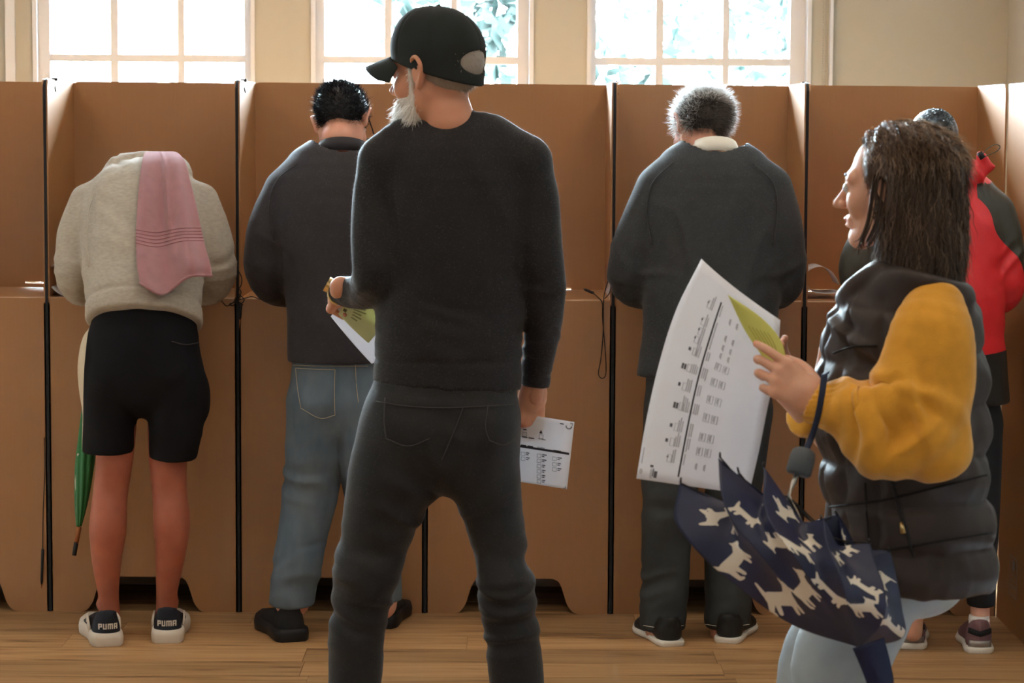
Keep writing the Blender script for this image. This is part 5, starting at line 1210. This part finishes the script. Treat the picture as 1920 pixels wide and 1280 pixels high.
u, v = uv3(1074, 792); tx_ += [(u - .018, v, u, v + .006), (u - .003, v, u, v + .035)]
u, v = uv3(1060.5, 913); tx_ += [(u - .018, v - .006, u, v), (u - .003, v - .035, u, v)]
for k in range(9):
    u, v = uv3(1066, 797); aa = math.pi * (k / 8); tx_.append((u - .020 * math.cos(aa), v + .035 * math.sin(aa), u - .020 * math.cos(aa) + .006, v + .035 * math.sin(aa) + .012))
u, v = uv3(1014.5, 805.5)
S3.marks(bx_, M['grey_ink'], 'tick_boxes'); S3.marks(tx_, M['ink'], 'small_print', [[(u, v), (u + .012, v + .05), (u - .012, v + .05)]])
for (x, y) in ((1016, 822.5), (1014, 838)):
    u, v = uv3(x, y); S3.text('THE GREENS', u, v, .0098, .021, M['ink'])
# papers under the capped man's left forearm
S4 = Sheet(PM, [(646, 562, .24), (620, 593, .26)], [(770, 640, .24), (697, 682, .28)], .004); S4.build('ballot_paper', M['paper'], 'white ballot paper tucked under the capped man\'s watch hand')
S5 = Sheet(PM, [(655, 556, .215), (634, 588, .225)], [(760, 560, .20), (691, 643, .235)], .006); S5.build('ballot_paper', M['pale_green_paper'], 'pale green ballot paper over the white one in the watch hand')
S5.marks([(.05, .40, .13, .52), (.05, .62, .13, .74), (.06, .22, .11, .32)], mat('olive_ink', (.12, .12, .05), .8), 'party_logos'); S5.marks([(.2 + .02 * k, .3 + .09 * k, .45 + .1 * rs.random(), .33 + .09 * k) for k in range(6)], mat('pale_olive_ink', (.30, .31, .14), .8), 'small_print')
# papers on the desks
def curl(name, prof, y0, y1, label, m=None):
    a = crom(np.array([W(x, y, y0) for x, y in prof]), 5); V = []; n = len(a)
    for q in a: V += [q, q + np.array([0, y1 - y0, 0])]
    Fc = [(2 * i, 2 * i + 1, 2 * i + 3, 2 * i + 2) for i in range(n - 1)]
    V2 = np.array(V); d = np.gradient(a, axis=0); nn = np.stack([-d[:, 2], 0 * d[:, 0], d[:, 0]], 1); nn /= np.linalg.norm(nn, axis=1)[:, None]
    V3 = V2 + np.repeat(nn, 2, 0) * .0006; k = len(V2); Fc += [tuple(k + i for i in f[::-1]) for f in Fc]
    Fc += [(0, k, k + 1, 1), (k - 2, k - 1, 2 * k - 1, 2 * k - 2)] + [(2 * i, 2 * i + 2, k + 2 * i + 2, k + 2 * i) for i in range(n - 1)] + [(2 * i + 1, k + 2 * i + 1, k + 2 * i + 3, 2 * i + 3) for i in range(n - 1)]
    return tag(mesh(name, np.vstack([V2, V3]), Fc, m or M['paper'], None, True), label, 'ballot paper')
curl('ballot_paper', [(128, 474), (104, 492), (88, 512), (92, 532), (108, 549), (132, 559)], 8.10, 8.24, 'white ballot paper curling up beside the man in shorts')
curl('ballot_paper', [(1578, 549), (1545, 550), (1522, 545), (1512, 528), (1516, 508), (1538, 500), (1558, 508), (1570, 524), (1574, 534)], 8.16, 8.34, 'curled ballot paper on the desk left of the red jacket')
def flat(cs, label):
    P = [G(x, y, ZD) for x, y in cs]; V = [q + np.array([0, 0, .0012]) for q in P] + [q + np.array([0, 0, .0004]) for q in P]
    return tag(mesh('ballot_paper', V, [(0, 1, 2, 3), (7, 6, 5, 4)] + [(i, i + 4, (i + 1) % 4 + 4, (i + 1) % 4) for i in range(4)], M['paper']), label, 'ballot paper')
flat([(1163, 547), (1300, 549), (1310, 563), (1210, 572)][::-1], 'white ballot paper lying on the grey-haired man\'s desk')

# ------------------------------------------------------------------ pink towel over the bent man's neck
def towel():
    rows = [  # y, left, right, depth offset
        (345, 272, 326, .55), (300, 272, 328, .49), (285, 276, 320, .42), (287, 271, 334, .31), (305, 266, 348, .22), (340, 261, 357, .135), (390, 257, 369, .06), (430, 255, 377, .01), (470, 255, 386, -.055), (500, 257, 394, -.095), (528, 262, 398, -.125)]
    R = crom(np.array(rows, float), 8); nu = 44; nv = len(R); V = []
    for lay in (0, 1):
        for i in range(nu + 1):
            u = i / nu
            for k in range(nv):
                y, l, r, dy = R[k]; t = k / (nv - 1); x = l + (r - l) * u
                fold = .020 * math.sin(u * 9.5 + .6) * min(1, t * 1.6) + .032 * math.exp(-((u - .52) / .05) ** 2) * math.sin(math.pi * min(1, t * 1.15)) - .02 * math.exp(-((u - .9) / .1) ** 2) * t
                yy = y + (t ** 4) * (18 * math.exp(-((u - .32) / .22) ** 2) - 34 * max(0, u - .55) + 6 * math.sin(u * 7))
                hem = .02 * math.exp(-((t - 1) / .05) ** 2) * math.sin(u * 6)
                V.append(PS(x, yy, dy - .035 - fold - hem + lay * .007))
    q = lambda i, k: i * nv + k; n1 = (nu + 1) * nv
    Fc = [(q(i, k), q(i, k + 1), q(i + 1, k + 1), q(i + 1, k)) for i in range(nu) for k in range(nv - 1)]; Fc += [tuple(n1 + a for a in f[::-1]) for f in Fc]
    bd = [q(0, k) for k in range(nv - 1)] + [q(i, nv - 1) for i in range(nu)] + [q(nu, k) for k in range(nv - 1, 0, -1)] + [q(i, 0) for i in range(nu, 0, -1)]
    Fc += [(bd[i], n1 + bd[i], n1 + bd[(i + 1) % len(bd)], bd[(i + 1) % len(bd)]) for i in range(len(bd))]
    o = tag(mesh('towel', V, Fc, M['towel'], None, True), 'dusty pink towel draped over the bent man\'s neck and back', 'towel')
    dark = mat('pink_woven_border', (.36, .155, .175), .9)
    for t in (.70, .715, .73, .745, .76):
        k = int(t * (nv - 1)); fr_ = t * (nv - 1) - k
        pts = [np.array(V[q(i, k)]) * (1 - fr_) + np.array(V[q(i, k + 1)]) * fr_ + np.array([0, -.0012, 0]) for i in range(0, nu + 1)]
        MB().tube(pts, .0014, 5).build('border_stripe', dark, o, True)
    pts = [np.array(V[q(i, nv - 1)]) * .5 + np.array(V[n1 + q(i, nv - 1)]) * .5 for i in range(nu + 1)]; MB().tube(pts, .0048, 6).build('hem', M['towel'], o, True)
towel()

# ------------------------------------------------------------------ green umbrella hanging at the left
M['green_nylon'] = mat('green_nylon', (.018, .15, .030), .45, .5, var=.2, vscale=10)
M['wood'] = mat('varnished_wood', (.30, .10, .03), .4)
def green_umbrella():
    e = empty('umbrella', G(140, 1040, .2) * 0 + PS(140, 1042, .10), 'furled green umbrella hanging point down beside the bent man\'s leg', 'umbrella')
    ax = crom(np.array([list(PS(x, y, d)) + [r] for x, y, d, r in ((148, 986, .11, 5), (152, 945, .12, 11), (156, 900, .13, 15), (161, 850, .15, 17), (170, 770, .18, 16), (182, 690, .22, 12), (192, 630, .26, 6))]), 5)
    V = []; n = 40; S_ = PS.m
    for a in ax:
        for k in range(n):
            th = 2 * math.pi * k / n; r = a[3] * S_ * (1 + .28 * abs(math.sin(4 * th + a[2] * 9)) - .14)
            V.append(a[:3] + r * np.array([math.cos(th), math.sin(th), 0]))
    m_ = len(ax); Fc = [(i * n + k, (i + 1) * n + k, (i + 1) * n + (k + 1) % n, i * n + (k + 1) % n) for i in range(m_ - 1) for k in range(n)] + [tuple(range(n)), tuple(range(m_ * n - 1, (m_ - 1) * n - 1, -1))]
    c = mesh('canopy', V, Fc, M['green_nylon'], e, True)
    MB().tube([PS(147, 850, .13), PS(142, 900, .12), PS(143, 945, .115)], [.004, .003, .002], 6).build('pale_trim', M['shirt_white'], c, True)
    MB().tube([PS(148, 988, .11), PS(143, 1018, .105)], [.0085, .0075], 10).build('wooden_tip', M['wood'], e, True)
    MB().tube([PS(143, 1016, .105), PS(139, 1041, .10)], [.0075, .0070], 10).build('ferrule', M['black'], e, True)
    hk = [PS(192, 632, .26), PS(199, 585, .33), PS(201, 565, .37)]; top = hk[-1]
    hk += [top + np.array([0, .02, .045]), top + np.array([0, .05, .055]), top + np.array([0, .075, .035]), top + np.array([0, .08, .016])]
    MB().tube(crom(np.array(hk), 5), .009, 10).build('crook_handle', M['wood'], e, True)
green_umbrella()

# ------------------------------------------------------------------ navy umbrella with white dogs, loosely furled
M['navy_nylon'] = attr_mix(mat('navy_nylon', (.012, .017, .055), .5, .5, var=.2, vscale=10, bump=.1, bscale=60, bdist=.003), 'dog', (.72, .66, .57))
def dog_sd(x, y):
    """side view of a small dog, about one unit long; negative inside"""
    def cap(ax_, ay, bx__, by, r0, r1):
        pax, pay = x - ax_, y - ay; bax, bay = bx__ - ax_, by - ay; h = np.clip((pax * bax + pay * bay) / (bax * bax + bay * bay), 0, 1)
        return np.hypot(pax - bax * h, pay - bay * h) - (r0 + (r1 - r0) * h)
    d = cap(-.28, .02, .20, .04, .13, .15)
    for q in (cap(.20, .08, .36, .26, .13, .10), cap(.36, .27, .52, .22, .10, .055), cap(.32, .33, .30, .43, .05, .02), cap(-.38, .06, -.50, .28, .05, .025), cap(-.30, 0, -.36, -.26, .075, .04), cap(-.36, -.26, -.30, -.30, .04, .03), cap(-.20, 0, -.20, -.27, .06, .04), cap(.18, 0, .16, -.28, .07, .04), cap(.26, 0, .30, -.26, .055, .04)): d = np.minimum(d, q)
    return d
def navy_umbrella():
    p = PWm; ap = p(1612, 1214, -.27); hc = p(1503, 868, -.235)
    e = empty('umbrella', ap, 'navy umbrella printed with white dogs hanging loosely from the woman\'s wrist', 'umbrella')
    ribs = [[(1480, 1168, -.30), (1345, 1070, -.30), (1272, 985, -.28), (1276, 905, -.25)], [(1505, 1130, -.35), (1400, 1010, -.36), (1352, 930, -.33), (1350, 857, -.28)], [(1540, 1120, -.38), (1465, 1010, -.39), (1432, 940, -.35), (1431, 874, -.30)],
            [(1590, 1140, -.39), (1575, 1080, -.41), (1552, 1020, -.38), (1541, 974, -.35)], [(1655, 1165, -.37), (1660, 1110, -.37), (1645, 1060, -.34), (1632, 1018, -.31)], [(1692, 1195, -.29), (1690, 1140, -.28), (1680, 1080, -.26), (1668, 1034, -.24)],
            [(1640, 1140, -.21), (1620, 1070, -.20), (1590, 1000, -.20), (1570, 965, -.20)], [(1530, 1120, -.22), (1450, 1020, -.20), (1400, 940, -.20), (1385, 885, -.21)]]
    RC = [crom(np.array([ap] + [p(*q) for q in r]), 32) for r in ribs]; nt = len(RC[0]); cen = np.mean(RC, 0); ns = 44; V = []; D = []
    cen = cen * .55 + (np.linspace(0, 1, nt)[:, None] * (p(1480, 960, -.27) - ap) + ap) * .45
    T = np.linspace(0, 1, nt); rsd = np.random.RandomState(5)
    for k in range(8):
        A, B = RC[k], RC[(k + 1) % 8]; w_ = .17
        dogs = [(sx + rsd.uniform(-.05, .05), tv + rsd.uniform(-.02, .02), rsd.uniform(-.9, .9) + (math.pi if rsd.rand() < .4 else 0)) for tv, sx in ((.30, .0), (.52, -.2 + .4 * (k % 2)), (.70, .22 - .44 * (k % 2)), (.88, -.2 + .4 * (k % 2)))]
        for i in range(ns):
            s_ = i / ns; sag = math.sin(math.pi * s_)
            P = A * (1 - s_) + B * s_; k_in = (.30 * sag * np.minimum(1, T * 1.3) * (.75 + .25 * math.sin(k * 2.1 + 3)))[:, None]; P = P + (cen - P) * k_in
            P = P + (vnoise(P * 14, 3) * .010 * np.minimum(1, T * 2))[:, None] * np.array([.4, -1, .3])
            # rim dips between the ribs
            P = P + (cen[0] - P) * (.16 * sag * T ** 3)[:, None]
            V.append(P); xx = (s_ - .5) * w_ * np.maximum(.25, T) * 1.25; yy = T * .36; d = np.full(nt, 9.0)
            for (dx, dt, da) in dogs:
                ux, uy = (xx - dx * w_ * max(.25, dt) * 1.25) / .070, (yy - dt * .36) / .070; c, s2 = math.cos(da), math.sin(da); d = np.minimum(d, dog_sd(ux * c + uy * s2, -ux * s2 + uy * c))
            D.append(-d)
    V = np.array(V).reshape(-1, 3); D = np.array(D).ravel(); n = 8 * ns
    Fc = [(i * nt + t, ((i + 1) % n) * nt + t, ((i + 1) % n) * nt + t + 1, i * nt + t + 1) for i in range(n) for t in range(nt - 1)]
    V2 = V.copy(); Fa = np.array(Fc); N = vnorm(V, Fa); V2 = V - N * .0008; k0 = len(V)
    F2 = Fc + [tuple(k0 + i for i in f[::-1]) for f in Fc] + [(i * nt + nt - 1, k0 + i * nt + nt - 1, k0 + ((i + 1) % n) * nt + nt - 1, ((i + 1) % n) * nt + nt - 1) for i in range(n)]
    mesh('canopy', np.vstack([V, V2]), F2, M['navy_nylon'], e, True, attrs={'dog': np.concatenate([D, D])})
    M['rib_black'] = mat('black_steel_rib', (.02, .02, .022), .3, metal=.5)
    run = p(1478, 930, -.26)
    for k in range(8):
        q = RC[k][-1]; MB().tube(crom(np.array([run, run * .5 + q * .5 + np.array([0, 0, -.03]), q]), 6), [.0016] * 13, 6).build('rib', M['rib_black'], e, True)
        MB().tube([q, q + U3(q - RC[k][-3]) * .010], [.0022, .0016], 6).build('rib_tip', M['rib_black'], e, True)
    MB().tube([hc, p(1488, 905, -.245), run, ap], [.005, .005, .0045, .004], 10).build('shaft', mat('steel_shaft', (.5, .48, .45), .3, metal=1), e, True)
    MB().tube([p(1474, 936, -.262), p(1470, 952, -.262)], [.012, .012], 12).build('runner', M['black'], e, True)
    g = p(1508, 846, -.23); g2 = p(1497, 886, -.24); dd = U3(g2 - g)
    MB().tube([g - dd * .006, g, g + dd * .012, g2, g2 + dd * .004], [.012, .021, .0235, .0235, .020], 24).build('handle', mat('grey_rubber', (.075, .085, .095), .55), e, True)
    st = crom(np.array([p(1546, 702, -.205), p(1541, 740, -.222), p(1533, 782, -.215), p(1522, 818, -.20), p(1512, 842, -.225)]), 6)
    ribbon(st, [np.array([1, .2, .3])] * len(st), .006, .002).build('wrist_strap', mat('navy_webbing', (.02, .028, .06), .8, bump=.5, bscale=900), e, True)
    st2 = crom(np.array([p(1546, 702, -.205), p(1550, 698, -.17), p(1548, 702, -.13)]), 6); ribbon(st2, [np.array([1, .2, .3])] * len(st2), .006, .002).build('wrist_strap', mat('navy_webbing_back', (.02, .028, .06), .8), e, True)
    # end tab of the canopy hanging below
    tb = crom(np.array([p(1628, 1205, -.33), p(1640, 1240, -.33), p(1650, 1275, -.33), p(1652, 1300, -.33)]), 5); ribbon(tb, [np.array([1, 0, .3])] * len(tb), np.linspace(.030, .022, len(tb)), .002).build('closing_strap', mat('navy_nylon_plain', (.012, .017, .055), .5), e, True)
navy_umbrella()

# ------------------------------------------------------------------ pens on cords
def cord(name, paths, label, pen=None, extra=None):
    e = empty(name, W(*paths[0][0]), label, 'pen')
    for pth in paths: MB().tube(crom(np.array([W(*q) for q in pth]), 6), .0017, 6).build('cord', M['cord'], e, True)
    if pen:
        a, b = W(*pen[0]), W(*pen[1]); d = U3(b - a); MB().tube([a - d * .003, a, b, b + d * .012], [.003, .0048, .0046, .0012], 10).build('pen_body', M['black'], e, True)
        if extra: MB().tube([b + d * .010, b + d * extra], [.0022, .001], 8).build('pencil_lead', M['wood'], e, True)
    return e
Y1 = 8.06
cord('corded_pen', [[(1148, 500, Y1), (1139, 530, Y1), (1132, 560, Y1), (1131, 620, Y1), (1127, 670, Y1), (1122, 700, Y1), (1129, 709, Y1), (1136, 700, Y1), (1135, 660, Y1), (1130, 600, Y1), (1129, 568, Y1), (1120, 556, 8.10), (1109, 547, 8.22)], [(1148, 505, Y1), (1144, 545, Y1), (1134, 560, Y1)]],
     'pen on a looped black cord beside the grey-haired man\'s booth', ((1112, 549, 8.20), (1098, 543, 8.24)))
cord('corded_pen', [[(447, 508, Y1), (453, 520, Y1), (452, 535, Y1), (444, 545, Y1), (450, 553, Y1), (458, 562, Y1), (450, 570, Y1), (440, 562, Y1), (446, 555, Y1)], [(444, 560, Y1), (432, 571, Y1), (424, 573, Y1), (415, 564, Y1)], [(446, 562, Y1), (456, 560, Y1), (462, 558, Y1), (473, 556, Y1), (488, 561, Y1), (502, 562, Y1)], [(445, 540, Y1), (452, 546, Y1), (449, 556, Y1), (438, 572, Y1), (430, 570, Y1), (447, 566, Y1), (456, 572, Y1)]],
     'tangled black cord and pen at the joint left of the polo-shirted man', ((451, 572, Y1), (450, 593, Y1)), .042)
cord('corded_pen', [[(83, 820, Y1), (84, 880, Y1), (81, 960, Y1), (80, 1030, Y1)]], 'thin black cord with pen dangling low left of the man in shorts', ((80, 1030, Y1), (78, 1090, Y1)), .022)
